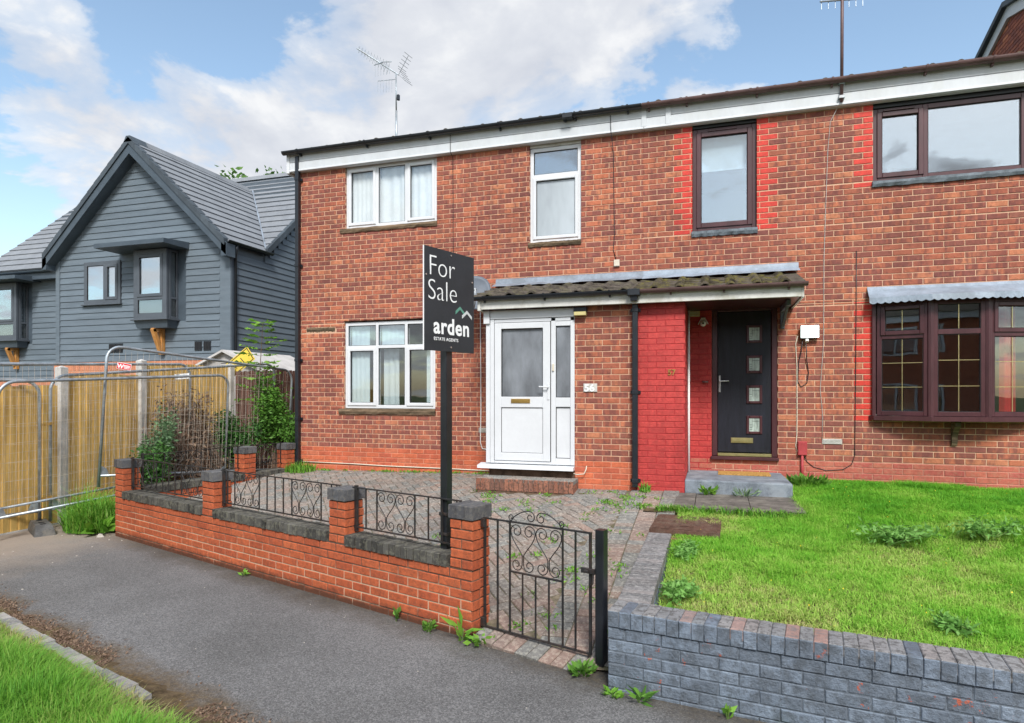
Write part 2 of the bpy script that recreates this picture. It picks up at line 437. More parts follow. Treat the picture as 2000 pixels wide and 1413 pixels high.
class MB:
    def __init__(s, T=None):
        s.v, s.f, s.m, s.a, s.T = [], [], [], [], T

    def add(s, vs, fs, mi=0, a=0.0):
        o = len(s.v)
        T = s.T
        s.v += [T(*p) for p in vs] if T else [tuple(p) for p in vs]
        s.a += [a] * len(vs)
        for f in fs:
            s.f.append([i + o for i in f])
            s.m.append(mi)

    def box(s, x0, x1, y0, y1, z0, z1, mi=0, a=0.0):
        s.add([(x0, y0, z0), (x1, y0, z0), (x1, y1, z0), (x0, y1, z0), (x0, y0, z1), (x1, y0, z1), (x1, y1, z1), (x0, y1, z1)],
              [(0, 3, 2, 1), (4, 5, 6, 7), (0, 1, 5, 4), (1, 2, 6, 5), (2, 3, 7, 6), (3, 0, 4, 7)], mi, a)

    def bbox(s, x0, x1, y0, y1, z0, z1, c=.004, mi=0, a=0.0):
        """box with chamfered vertical-front edges (front = y0)"""
        s.add([(x0, y1, z0), (x1, y1, z0), (x1, y1, z1), (x0, y1, z1),
               (x0, y0 + c, z0), (x1, y0 + c, z0), (x1, y0 + c, z1), (x0, y0 + c, z1),
               (x0 + c, y0, z0 + c), (x1 - c, y0, z0 + c), (x1 - c, y0, z1 - c), (x0 + c, y0, z1 - c)],
              [(8, 9, 10, 11), (4, 5, 9, 8), (5, 6, 10, 9), (6, 7, 11, 10), (7, 4, 8, 11), (0, 1, 5, 4), (1, 2, 6, 5), (2, 3, 7, 6), (3, 0, 4, 7), (0, 3, 2, 1)], mi, a)

    def hexa(s, p, mi=0, a=0.0):
        s.add(p, [(0, 3, 2, 1), (4, 5, 6, 7), (0, 1, 5, 4), (1, 2, 6, 5), (2, 3, 7, 6), (3, 0, 4, 7)], mi, a)

    def bar(s, p0, p1, w, h, up=(0, 0, 1), mi=0):
        p0, p1 = Vector(p0), Vector(p1)
        d = (p1 - p0).normalized()
        up = Vector(up)
        if abs(d.dot(up)) > .95:
            up = Vector((1, 0, 0)) if abs(d.x) < .9 else Vector((0, 1, 0))
        u = d.cross(up).normalized()
        v = u.cross(d).normalized()
        q = []
        for p in (p0, p1):
            q += [p - u * w / 2 - v * h / 2, p + u * w / 2 - v * h / 2, p + u * w / 2 + v * h / 2, p - u * w / 2 + v * h / 2]
        s.hexa([tuple(c) for c in q], mi)

    def tube(s, pts, r, n=6, mi=0, a=0.0, rs=None, cap=True):
        pts = [Vector(p) for p in pts]
        N = len(pts)
        vs = []
        prev = None
        for i, p in enumerate(pts):
            d = (pts[min(i + 1, N - 1)] - pts[max(i - 1, 0)])
            d = d.normalized() if d.length > 1e-9 else Vector((0, 0, 1))
            if prev is None:
                h = Vector((0, 0, 1)) if abs(d.z) < .9 else Vector((1, 0, 0))
                u = d.cross(h).normalized()
            else:
                u = (prev - d * prev.dot(d))
                u = u.normalized() if u.length > 1e-6 else d.cross(Vector((0, 0, 1))).normalized()
            prev = u
            v = d.cross(u)
            rr = rs[i] if rs else r
            for k in range(n):
                an = 2 * math.pi * k / n
                vs.append(tuple(p + u * (rr * math.cos(an)) + v * (rr * math.sin(an))))
        fs = []
        for i in range(N - 1):
            for k in range(n):
                fs.append((i * n + k, i * n + (k + 1) % n, (i + 1) * n + (k + 1) % n, (i + 1) * n + k))
        if cap:
            fs.append(tuple(range(n - 1, -1, -1)))
            fs.append(tuple((N - 1) * n + k for k in range(n)))
        s.add(vs, fs, mi, a)

    def prism(s, poly, f0, f1, mi=0):
        """poly: 2-D points; f0/f1 map a 2-D point to the two end faces"""
        n = len(poly)
        vs = [f0(*p) for p in poly] + [f1(*p) for p in poly]
        fs = [tuple(range(n - 1, -1, -1)), tuple(range(n, 2 * n))] + [(i, (i + 1) % n, n + (i + 1) % n, n + i) for i in range(n)]
        s.add(vs, fs, mi)

    def build(s, name, mats, parent=None, smooth=False, origin=None):
        me = bpy.data.meshes.new(name)
        vs = s.v
        if origin is not None:
            vs = [(p[0] - origin[0], p[1] - origin[1], p[2] - origin[2]) for p in vs]
        me.from_pydata(vs, [], s.f)
        for k in ([mats] if isinstance(mats, str) else mats):
            me.materials.append(MATS[k])
        if any(s.m):
            me.polygons.foreach_set('material_index', s.m)
        if any(s.a):
            at = me.attributes.new('rnd', 'FLOAT', 'POINT')
            at.data.foreach_set('value', s.a)
        if smooth:
            me.polygons.foreach_set('use_smooth', [True] * len(me.polygons))
        me.validate()
        me.update()
        o = bpy.data.objects.new(name, me)
        if origin is not None:
            o.location = origin
        link(o, parent)
        return o


WLOC = {}


def link(o, parent=None):
    COL.objects.link(o)
    WLOC[o.name] = o.matrix_basis.copy() if parent is None else o.matrix_basis.copy()
    if parent is not None:
        o.parent = parent
        o.matrix_parent_inverse = world_of(parent).inverted()


def world_of(o):
    return o.matrix_basis.copy()      # every child keeps world coordinates through its parent inverse


def thing(name, label, cat, loc=(0, 0, 0), group=None):
    o = bpy.data.objects.new(name, None)
    o.location = loc
    o.empty_display_size = .2
    COL.objects.link(o)
    tag(o, label, cat, group)
    return o


def tag(o, label=None, cat=None, group=None, kind=None):
    if label:
        o['label'] = label
    if cat:
        o['category'] = cat
    if group:
        o['group'] = group
    if kind:
        o['kind'] = kind
    return o


def frame(o, u, v=None):
    """local x along u, local y along v (into the wall), z up"""
    u = Vector((u[0], u[1], 0)).normalized()
    v = Vector((-u.y, u.x, 0)) if v is None else Vector((v[0], v[1], 0)).normalized()
    o = Vector((o[0], o[1], o[2] if len(o) > 2 else 0))
    ox, oy, oz, ux, uy, vx, vy = o.x, o.y, o.z, u.x, u.y, v.x, v.y
    f = lambda x, y, z: (ox + ux * x + vx * y, oy + uy * x + vy * y, oz + z)
    f.u, f.v, f.o = u, v, o
    return f


# ------------------------------------------------------------------ bricks, tiles, pavers
BR_CACHE = {}


def brick_verts(L, H, D, c=.004):
    x, y, z = L / 2, D / 2, H / 2
    return [(-x, y, -z), (x, y, -z), (x, y, z), (-x, y, z), (-x, -y + c, -z), (x, -y + c, -z), (x, -y + c, z), (-x, -y + c, z),
            (-x + c, -y, -z + c), (x - c, -y, -z + c), (x - c, -y, z - c), (-x + c, -y, z - c)]


BR_FACES = [(8, 9, 10, 11), (4, 5, 9, 8), (5, 6, 10, 9), (6, 7, 11, 10), (7, 4, 8, 11), (0, 1, 5, 4), (1, 2, 6, 5), (2, 3, 7, 6), (3, 0, 4, 7)]


def brick_mesh(L, H, D, mk, c):
    k = (round(L, 3), round(H, 3), round(D, 3), mk, c)
    if k not in BR_CACHE:
        me = bpy.data.meshes.new('brick')
        me.from_pydata(brick_verts(k[0], k[1], k[2], c), [], BR_FACES)
        me.materials.append(MATS[mk])
        me.update()
        BR_CACHE[k] = me
    return BR_CACHE[k]


def realize(bricks, parent, limit=300, name='brick', mass='brickwork', c=.004, jit=.0012, tilt=.006):
    """bricks: (centre, u, n, L, H, D, material). The ones that show largest become objects, the rest one mesh."""
    sc = []
    for b in bricks:
        p = proj(b[0])
        if p is None:
            s = 0
        else:
            vis = max(0, -b[2].dot((b[0] - Vector((0, 0, 1.85))).normalized()))
            s = (vis + .02) * b[3] * b[4] / p[2] ** 2
            if not (-30 < p[0] < 2030 and -30 < p[1] < 1443):
                s *= .001
        sc.append(s)
    order = sorted(range(len(bricks)), key=lambda i: -sc[i])
    rest = MB()
    mats = []
    for rank, i in enumerate(order):
        ce, u, n, L, H, D, mk = bricks[i]
        ce = ce + n * rng.uniform(-jit, jit)
        X, Y = u, -n
        Z = X.cross(Y)
        a, b2 = rng.uniform(-tilt, tilt), rng.uniform(-tilt, tilt) * .5
        X2 = (X + Z * b2 + Y * a * .3).normalized()
        Y2 = (Y - X * a * .3).normalized()
        Y2 = (Y2 - X2 * Y2.dot(X2)).normalized()
        Z2 = X2.cross(Y2)
        if rank < limit and sc[i] > 1e-6:
            o = bpy.data.objects.new(name, brick_mesh(L, H, D, mk, c))
            o.matrix_basis = Matrix(((X2.x, Y2.x, Z2.x, ce.x), (X2.y, Y2.y, Z2.y, ce.y), (X2.z, Y2.z, Z2.z, ce.z), (0, 0, 0, 1)))
            COL.objects.link(o)
            o.parent = parent
            o.matrix_parent_inverse = parent.matrix_basis.inverted()
        else:
            if mk not in mats:
                mats.append(mk)
            rest.add([tuple(ce + X2 * q[0] + Y2 * q[1] + Z2 * q[2]) for q in brick_verts(L, H, D, c)], BR_FACES, mats.index(mk), rng.random())
    if rest.v:
        o = rest.build(mass, mats, parent)
        o['kind'] = 'stuff'


UP = Vector((0, 0, 1))


def brick_face(F, x0, x1, z0, z1, zbase, openings=(), mk=lambda x, z, k: 'brick_house', depth=.10, proud=.006, phase=0.0, bl=.215, bh=.065, j=.010):
    """stretcher bond on the plane y=0 of frame F (outward = -y)"""
    out = []
    u, n = F.u, -F.v
    k0 = int(math.floor((z0 - zbase) / .075)) - 1
    k1 = int(math.ceil((z1 - zbase) / .075)) + 1
    for k in range(k0, k1):
        a, b = zbase + k * .075 + j / 2, zbase + (k + 1) * .075 - j / 2
        a, b = max(a, z0), min(b, z1)
        if b - a < .012:
            continue
        cuts = sorted({a, b} | {q for o in openings for q in (o[2], o[3]) if a < q < b})
        for za, zb in zip(cuts, cuts[1:]):
            if zb - za < .014:
                continue
            zm = (za + zb) / 2
            blk = sorted((o[0], o[1]) for o in openings if o[2] < zm < o[3])
            free, cur = [], x0
            for p, q in blk:
                if p > cur:
                    free.append((cur, p))
                cur = max(cur, q)
            if cur < x1:
                free.append((cur, x1))
            pitch = bl + j
            off = phase + (pitch / 2 if k % 2 else 0)
            for fa, fb in free:
                i = math.floor((fa - off) / pitch)
                x = off + i * pitch
                while x < fb:
                    p, q = max(x + j / 2, fa), min(x + pitch - j / 2, fb)
                    if q - p > .02:
                        c = Vector(F((p + q) / 2, depth / 2 - proud, zm))
                        out.append((c, u, n, q - p, zb - za, depth, mk((p + q) / 2, zm, k)))
                    x += pitch
    return out


def slab_with_holes(mb, x0, x1, z0, z1, holes, y=0.0, depth=.14, mi=0):
    xs = sorted({x0, x1} | {v for h in holes for v in h[:2] if x0 < v < x1})
    zs = sorted({z0, z1} | {v for h in holes for v in h[2:4] if z0 < v < z1})
    for xa, xb in zip(xs, xs[1:]):
        for za, zb in zip(zs, zs[1:]):
            xm, zm = (xa + xb) / 2, (za + zb) / 2
            if any(h[0] < xm < h[1] and h[2] < zm < h[3] for h in holes):
                continue
            mb.add([(xa, y, za), (xb, y, za), (xb, y, zb), (xa, y, zb)], [(0, 1, 2, 3)], mi)
    for h in holes:
        a, b, c, d = max(h[0], x0), min(h[1], x1), max(h[2], z0), min(h[3], z1)
        y1 = y + depth
        mb.add([(a, y, c), (b, y, c), (b, y, d), (a, y, d), (a, y1, c), (b, y1, c), (b, y1, d), (a, y1, d)],
               [(0, 4, 5, 1), (1, 5, 6, 2), (2, 6, 7, 3), (3, 7, 4, 0)], mi)


# ------------------------------------------------------------------ windows and fittings
def window(parent, F, x0, x1, z0, z1, y, cols, fm='upvc', gm='glass', fw=.055, mw=.06, sw=.05, depth=.07, name='window'):
    """cols: [(width fraction, [(height fraction from the bottom, sash?, glass)])]"""
    fr = MB(F)
    gk = MB(F)
    panes = []
    fr.bbox(x0, x0 + fw, y, y + depth, z0, z1)
    fr.bbox(x1 - fw, x1, y, y + depth, z0, z1)
    W, H = x1 - x0, z1 - z0
    acc = 0
    for ci, (cw, cells) in enumerate(cols):
        ca = x0 + fw if ci == 0 else x0 + acc * W + mw / 2
        acc += cw
        cb = x1 - fw if ci == len(cols) - 1 else x0 + acc * W - mw / 2
        if ci < len(cols) - 1:
            fr.bbox(x0 + acc * W - mw / 2, x0 + acc * W + mw / 2, y, y + depth, z0, z1)
        fr.bbox(ca, cb, y, y + depth, z0, z0 + fw)
        fr.bbox(ca, cb, y, y + depth, z1 - fw, z1)
        hz = 0
        for ri, (ch, sash, g) in enumerate(cells):
            za = z0 + fw if ri == 0 else z0 + hz * H + mw / 2
            hz += ch
            zb = z1 - fw if ri == len(cells) - 1 else z0 + hz * H - mw / 2
            if ri < len(cells) - 1:
                fr.bbox(ca, cb, y, y + depth, z0 + hz * H - mw / 2, z0 + hz * H + mw / 2)
            a, b, c, d = ca, cb, za, zb
            if sash:
                e = .012
                a, b, c, d = a - e, b + e, c - e, d + e
                yo = y - .016
                fr.bbox(a, a + sw, yo, y + .02, c, d, .006)
                fr.bbox(b - sw, b, yo, y + .02, c, d, .006)
                fr.bbox(a + sw, b - sw, yo, y + .02, c, c + sw, .006)
                fr.bbox(a + sw, b - sw, yo, y + .02, d - sw, d, .006)
                a, b, c, d = a + sw, b - sw, c + sw, d - sw
            g0 = .007
            yg = y + .008
            for q in ((a, a + g0, c, d), (b - g0, b, c, d), (a + g0, b - g0, c, c + g0), (a + g0, b - g0, d - g0, d)):
                gk.box(q[0], q[1], yg, yg + .012, q[2], q[3])
            panes.append((a, b, c, d, g or gm))
    w = fr.build(name, fm, parent)
    gk.build('seal', 'gasket', w)
    for a, b, c, d, g in panes:
        p = MB(F)
        p.box(a, b, y + .022, y + .028, c, d)
        p.build('pane', g, w)
    w['panes'] = len(panes)
    return w, panes


def curtain(parent, F, x0, x1, z0, z1, y, mat='curtain', amp=.012, per=.07, name='curtain'):
    mb = MB(F)
    n = max(8, int((x1 - x0) / .012))
    ph = rng.uniform(0, 6)
    vs, fs = [], []
    for i in range(n + 1):
        x = x0 + (x1 - x0) * i / n
        dy = amp * math.sin(2 * math.pi * x / per + ph + 1.3 * math.sin(x * 9 + ph))
        vs += [(x, y + dy, z0), (x, y + dy * .7, z1)]
    for i in range(n):
        fs.append((2 * i, 2 * i + 2, 2 * i + 3, 2 * i + 1))
    mb.add(vs, fs)
    return mb.build(name, mat, parent, True)


def rough_sill(parent, F, x0, x1, y0, y1, z0, z1, mat, name='sill'):
    mb = MB(F)
    n = 26
    vs, fs = [], []
    for i in range(n + 1):
        x = x0 + (x1 - x0) * i / n
        w = [rng.uniform(-.006, .006) for _ in range(5)]
        vs += [(x, y1, z0), (x, y0 + w[0] + .012, z0 + w[1]), (x, y0 + w[2], (z0 + z1) / 2), (x, y0 + w[3] + .006, z1 + w[4] * .5 - .004), (x, y1, z1)]
    for i in range(n):
        for k in range(5):
            fs.append((5 * i + k, 5 * i + (k + 1) % 5, 5 * i + 5 + (k + 1) % 5, 5 * i + 5 + k))
    fs += [(4, 3, 2, 1, 0), tuple(5 * n + k for k in range(5))]
    mb.add(vs, fs)
    return mb.build(name, mat, parent)


def gutter(parent, F, x0, x1, y, ztop, mat, r=.056, name='gutter', brackets=(), bmat=None):
    """half-round gutter along local x, centre at y, open on top"""
    mb = MB(F)
    n = 10
    outer = [(y - r * math.cos(math.pi * i / n), ztop - r * .95 * math.sin(math.pi * i / n)) for i in range(n + 1)]
    inner = [(y - (r - .006) * math.cos(math.pi * i / n), ztop - (r - .006) * .95 * math.sin(math.pi * i / n)) for i in range(n, -1, -1)]
    poly = outer + inner
    mb.prism(poly, lambda a, b: (x0, a, b), lambda a, b: (x1, a, b))
    g = mb.build(name, mat, parent)
    for bx in brackets:
        k = MB(F)
        o2 = [(y - (r + .008) * math.cos(math.pi * i / n), ztop + .006 - (r + .010) * math.sin(math.pi * i / n)) for i in range(n + 1)]
        i2 = [(y - (r + .001) * math.cos(math.pi * i / n), ztop + .006 - (r + .002) * math.sin(math.pi * i / n)) for i in range(n, -1, -1)]
        k.prism(o2 + i2, lambda a, b: (bx - .013, a, b), lambda a, b: (bx + .013, a, b))
        k.box(bx - .012, bx + .012, y + r * .3, y + r + .03, ztop - r * 1.45, ztop - r * .8)
        k.build('bracket', bmat or mat, g)
    return g


def downpipe(parent, F, x, y, z0, z1, w=.062, mat='black_plastic', collars=(), name='downpipe'):
    mb = MB(F)
    mb.bbox(x - w / 2, x + w / 2, y - w / 2, y + w / 2, z0, z1, .006)
    d = mb.build(name, mat, parent)
    for z in collars:
        k = MB(F)
        k.bbox(x - w / 2 - .006, x + w / 2 + .006, y - w / 2 - .007, y + w / 2 + .004, z - .025, z + .025, .004)
        k.box(x - w / 2 - .03, x + w / 2 + .03, y + w / 2 + .005, y + w / 2 + .022, z - .02, z + .02)
        k.build('collar', mat, d)
    return d


def tile_mesh(w=.30, length=.40, th=.028, roll=.05, mat='pantile'):
    k = ('tile', w, length, mat)
    if k in BR_CACHE:
        return BR_CACHE[k]
    prof = []
    n = 12
    for i in range(n + 1):
        x = i / n
        if x < .6:
            z = .010 * math.cos(math.pi * x / .6) - .008
        else:
            z = roll * math.sin(math.pi * (x - .6) / .4) ** .8 - .018
        prof.append((x * w * 1.04, z))
    vs, fs = [], []
    for (x, z) in prof:
        vs += [(x, 0, z), (x, length, z), (x, 0, z - th)]
    for i in range(n):
        a = 3 * i
        fs += [(a, a + 3, a + 4, a + 1), (a + 2, a + 5, a + 3, a), ]
    fs.append((2, 0, 1))
    fs.append((3 * n, 3 * n + 2, 3 * n + 1))
    me = bpy.data.meshes.new('tile')
    me.from_pydata(vs, [], fs)
    me.materials.append(MATS[mat])
    me.polygons.foreach_set('use_smooth', [True] * len(me.polygons))
    me.update()
    BR_CACHE[k] = me
    return me


def lay_tiles(parent, x0, x1, y0, z0, pitch, rows, mat, w=.30, ex=.30, wob=.012):
    """pantiles on a roof plane that rises along +Y"""
    me = tile_mesh(w, ex + .08, .024, .046, mat)
    cs, sn = math.cos(pitch), math.sin(pitch)
    for r in range(rows):
        x = x0
        while x < x1 - .22:
            o = bpy.data.objects.new('tile', me)
            d = r * ex
            rot = Matrix.Rotation(pitch - .06 + rng.uniform(-wob, wob), 4, 'X') @ Matrix.Rotation(rng.uniform(-wob, wob), 4, 'Z')
            o.matrix_basis = Matrix.Translation((x + rng.uniform(-.004, .004), y0 + d * cs + rng.uniform(-.012, .012), z0 + d * sn + .012 + rng.uniform(-.004, .004))) @ rot
            COL.objects.link(o)
            o.parent = parent
            o.matrix_parent_inverse = parent.matrix_basis.inverted()
            x += w


FONT_CACHE = {}


def text(body, size, F, x, y, z, mat, parent, off=0.0, sx=1.0, name='lettering', shear=0.0, spacing=1.0, rot=0.0, ext=.0008):
    """lettering standing on the plane of frame F, read along local x, facing -y"""
    c = bpy.data.curves.new(name, 'FONT')
    c.body = body
    c.size = size
    c.offset = off
    c.extrude = ext
    c.shear = shear
    c.space_character = spacing
    c.resolution_u = 6
    c.materials.append(MATS[mat])
    o = bpy.data.objects.new(name, c)
    u, n = F.u, -F.v
    p = F(x, y, z)
    zz = Vector((0, 0, 1))
    M = Matrix(((u.x, 0, n.x, p[0]), (u.y, 0, n.y, p[1]), (0, 1, 0, p[2]), (0, 0, 0, 1)))
    o.matrix_basis = M @ Matrix.Rotation(rot, 4, 'Z') @ Matrix.Diagonal((sx, 1, 1, 1))
    COL.objects.link(o)
    dg = bpy.context.evaluated_depsgraph_get()
    me = bpy.data.meshes.new_from_object(o.evaluated_get(dg))
    mo = bpy.data.objects.new(name, me)
    mo.matrix_basis = o.matrix_basis
    bpy.data.objects.remove(o)
    COL.objects.link(mo)
    if parent is not None:
        mo.parent = parent
        mo.matrix_parent_inverse = parent.matrix_basis.inverted()
    return mo
# ------------------------------------------------------------------ ground
def zp(X, Y):
    yw = 6.37 - .3304 * (X + 7.42)
    t = min(1, max(0, (Y - yw) / (9.2 - yw)))
    z0 = .02 + .23 * min(1, max(0, (-1 - X) / 6.4))
    z1 = .57 + .0167 * (X + 6.5)
    return z0 + (z1 - z0) * (1 - (1 - t) ** 1.6)


def lerp_tab(tab, v):
    if v <= tab[0][0]:
        return tab[0][1]
    for (a, p), (b, q) in zip(tab, tab[1:]):
        if v <= b:
            return p + (q - p) * (v - a) / (b - a)
    return tab[-1][1]


def zl(X, Y):
    return lerp_tab([(3.2, .34), (4.2, .37), (6.2, .46), (7.4, .565), (8.4, .635), (9.2, .675)], Y) + .012 * (X - .5) + .02 * math.sin(X * 1.7 + Y * 1.3)


pbr('paving_sand', (.15, .125, .09), .98, .35, 14, .6, .05, dirt=(.08, .09, .04), dirt_amt=.6)
g = MB()
g.add([(-300, -300, -.04), (300, -300, -.04), (300, 400, -.04), (-300, 400, -.04)], [(0, 1, 2, 3)])
tag(g.build('ground', 'far_ground'), kind='structure')
g = MB()
g.add([(-30, -8, 0), (30, -8, 0), (30, 9.3, 0), (-30, 9.3, 0)], [(0, 1, 2, 3)])
tag(g.build('footpath', 'tarmac'), kind='structure')


def heightfield(name, xs, ys, zf, mat, keep=lambda x, y: True, kind='structure'):
    mb = MB()
    idx = {}
    vs = []
    for i, x in enumerate(xs):
        for j, y in enumerate(ys):
            idx[i, j] = len(vs)
            vs.append((x, y, zf(x, y)))
    fs = []
    for i in range(len(xs) - 1):
        for j in range(len(ys) - 1):
            if keep((xs[i] + xs[i + 1]) / 2, (ys[j] + ys[j + 1]) / 2):
                fs.append((idx[i, j], idx[i + 1, j], idx[i + 1, j + 1], idx[i, j + 1]))
    mb.add(vs, fs)
    return tag(mb.build(name, mat, None, True), kind=kind)


P0 = Vector((-7.42, 6.37, 0))
DW = Vector((.9495, -.3137, 0)).normalized()
NW = Vector((.3137, .9495, 0)).normalized()
WL = frame(P0, DW)            # front garden wall: x along the wall, y towards the house
SW0, SW1 = Vector((-7.42, 6.37, 0)), Vector((-6.88, 9.12, 0))     # left side wall


def patio_in(X, Y):
    p = Vector((X, Y, 0)) - P0
    s, o = p.dot(DW), p.dot(NW)
    if o < (.06 if s > 6.01 else .17) or Y > 9.12 or (s < 6.03 and o < .25 and s > 5.7):
        return False
    left = SW0.x + (SW1.x - SW0.x) * (Y - SW0.y) / (SW1.y - SW0.y) + .1
    if X < left:
        return False
    if Y > 8.25 and -2.95 < X < -.34:
        return False
    return X < (-.60 if Y < 6.32 else -.40)


def base_in(X, Y):
    p = Vector((X, Y, 0)) - P0
    s, o = p.dot(DW), p.dot(NW)
    if o < (.0 if 6.01 < s < 7.04 else .05) or Y > 9.25 or o < .0:
        return False
    left = SW0.x + (SW1.x - SW0.x) * (Y - SW0.y) / (SW1.y - SW0.y) + .15
    return X > left and X < (-.56 if Y < 6.32 else -.36)


patio = heightfield('patio', np.arange(-7.5, -.3, .07), np.arange(4.0, 9.31, .07), lambda x, y: zp(x, y) - .012, 'paving_sand',
                    lambda x, y: all(base_in(x + a, y + b) for a in (-.035, .035) for b in (-.035, .035)))
pav = []


dzp = 0


def paver(cx, cy, ang, L=.2, W=.1, mk='paver'):
    z = zp(cx, cy) + dzp
    e = .05
    gx, gy = (zp(cx + e, cy) - zp(cx - e, cy)) / (2 * e), (zp(cx, cy + e) - zp(cx, cy - e)) / (2 * e)
    n = Vector((-gx, -gy, 1)).normalized()
    u = Vector((math.cos(ang), math.sin(ang), 0))
    u = (u - n * u.dot(n)).normalized()
    pav.append((Vector((cx, cy, z - .03)) + n * rng.uniform(-.003, .003), u, n, L - .008, W - .008, .06, mk))


RC = [-.50, -.70, -.90]                 # soldier columns along the right edge
yy = 4.1
while yy < 8.22:
    for ci, xc in enumerate(RC):
        sh = 0 if yy > 6.35 else -.205
        if patio_in(xc + sh + .08, yy) and patio_in(xc + sh - .08, yy - .05):
            paver(xc + sh, yy, 0, .2, .1, ('paver_grey', 'paver_red', 'paver_grey')[ci] if rng.random() < .8 else 'paver')
    yy += .1
xx = -6.85
while xx < -3.0:                        # header course along the house wall
    if patio_in(xx, 9.1):
        paver(xx, 9.09, math.pi / 2, .2, .1, 'paver_grey' if rng.random() < .5 else 'paver')
    xx += .1
xx = -1.7
while xx < -1.02:
    paver(xx, 8.14, math.pi / 2, .2, .1, 'paver_grey' if rng.random() < .6 else 'paver')
    xx += .1
for ks in range(10):
    q = WL(6.062 + ks * .1, .055, 0)
    paver(q[0], q[1], math.atan2(NW.y, NW.x), .2, .1, 'paver_grey' if rng.random() < .6 else 'paver_red')
A45 = rad(38)
ca, sa = math.cos(A45), math.sin(A45)
for i in range(-90, 90):
    for j in range(-90, 90):
        k = (i - j) % 4
        if k == 0:
            px, py, an = (i + 1) * .1, (j + .5) * .1, A45
        elif k == 3:
            px, py, an = (i + .5) * .1, (j + 1) * .1, A45 + math.pi / 2
        else:
            continue
        X, Y = -4 + px * ca - py * sa, 6.8 + px * sa + py * ca
        if not patio_in(X, Y) or ((Vector((X, Y, 0)) - P0).dot(NW) < .20 and X > -1.75):
            continue
        if Y > 8.96 or (Y > 8.0 and -1.78 < X < -1.0) or X > (-.985 if Y > 6.35 else -1.19):
            continue
        if 7.86 < Y < 8.25 and -3.0 < X < -1.7:
            continue
        q = rng.random()
        dzp = -.006 if X > (-1.10 if Y > 6.35 else -1.30) else 0
        paver(X, Y, an, .2, .1, 'paver_red' if q < .06 + .2 * (Y < 6.0) else ('paver_grey' if q < .32 else 'paver'))
realize(pav, patio, 300, 'paver', 'paving', .006, .002, .012)

# lawn of the right-hand house
GC = Vector((-.63, 3.98, 0))
GD = Vector((.990, -.1405, 0)).normalized()
GW = frame(GC, GD)


def in_lawn(X, Y):
    p = Vector((X, Y, 0)) - GC
    if p.dot(Vector((-GD.y, GD.x, 0))) < .19 or Y > 9.18:
        return False
    if Y < 6.3:
        return X > -.37
    if Y < 7.3:
        return X > -.36
    if Y < 8.3:
        return X > .90 or Y < 7.34
    return X > .90


lawn = heightfield('lawn', np.arange(-.75, 7.6, .14), np.arange(2.9, 9.35, .14), lambda x, y: zl(x, y) - .02, 'soil',
                   lambda x, y: in_lawn(x - .07, y) or (x > -.36 and y > 7.2))


def blades(name, mat, pts, hts, tints, wid=.004, lean=.5, curl=.35):
    """many grass blades as one mesh: pts Nx3, hts N, tints N"""
    N = len(pts)
    ang = nrg.uniform(0, 2 * np.pi, N)
    ln = nrg.uniform(.05, lean, N)
    d = np.stack([np.cos(ang), np.sin(ang), np.zeros(N)], 1)
    s = np.stack([-np.sin(ang + nrg.uniform(-.8, .8, N)), np.cos(ang), np.zeros(N)], 1)
    w = (wid * nrg.uniform(.6, 1.3, N))[:, None]
    h = hts[:, None]
    up = np.array([[0, 0, 1.0]])
    mid = pts + up * h * .55 + d * h * (ln[:, None] * .35)
    tip = pts + up * h * (1 - .25 * ln[:, None]) + d * h * (ln[:, None] * (.8 + curl))
    V = np.empty((N, 5, 3))
    V[:, 0] = pts - s * w
    V[:, 1] = pts + s * w
    V[:, 2] = mid + s * w * .8
    V[:, 3] = mid - s * w * .8
    V[:, 4] = tip
    me = bpy.data.meshes.new(name)
    base = (np.arange(N) * 5)[:, None]
    quads = (base + np.array([[0, 1, 2, 3]]))
    tris = (base + np.array([[3, 2, 4]]))
    me.vertices.add(N * 5)
    me.vertices.foreach_set('co', V.ravel())
    loops = np.concatenate([quads.ravel(), tris.ravel()])
    me.loops.add(len(loops))
    me.loops.foreach_set('vertex_index', loops.astype(np.int32))
    me.polygons.add(2 * N)
    st = np.concatenate([np.arange(N) * 4, 4 * N + np.arange(N) * 3])
    me.polygons.foreach_set('loop_start', st.astype(np.int32))
    me.polygons.foreach_set('loop_total', np.concatenate([np.full(N, 4), np.full(N, 3)]).astype(np.int32))
    at = me.attributes.new('rnd', 'FLOAT', 'POINT')
    at.data.foreach_set('value', np.repeat(np.clip(tints, 0.001, 1), 5).astype(np.float32))
    me.materials.append(MATS[mat])
    me.update(calc_edges=True)
    me.validate()
    o = bpy.data.objects.new(name, me)
    COL.objects.link(o)
    return o


def vnoise(x, y, s, seed=0):
    """smooth value noise on arrays"""
    x, y = x * s, y * s
    xi, yi = np.floor(x).astype(int), np.floor(y).astype(int)
    fx, fy = x - xi, y - yi
    fx, fy = fx * fx * (3 - 2 * fx), fy * fy * (3 - 2 * fy)

    def hsh(a, b):
        v = np.sin(a * 127.1 + b * 311.7 + seed * 74.7) * 43758.5453
        return v - np.floor(v)
    return (hsh(xi, yi) * (1 - fx) + hsh(xi + 1, yi) * fx) * (1 - fy) + (hsh(xi, yi + 1) * (1 - fx) + hsh(xi + 1, yi + 1) * fx) * fy


def scatter(n, x0, x1, y0, y1, inside):
    x, y = nrg.uniform(x0, x1, n), nrg.uniform(y0, y1, n)
    k = np.array([inside(a, b) for a, b in zip(x, y)])
    return x[k], y[k]


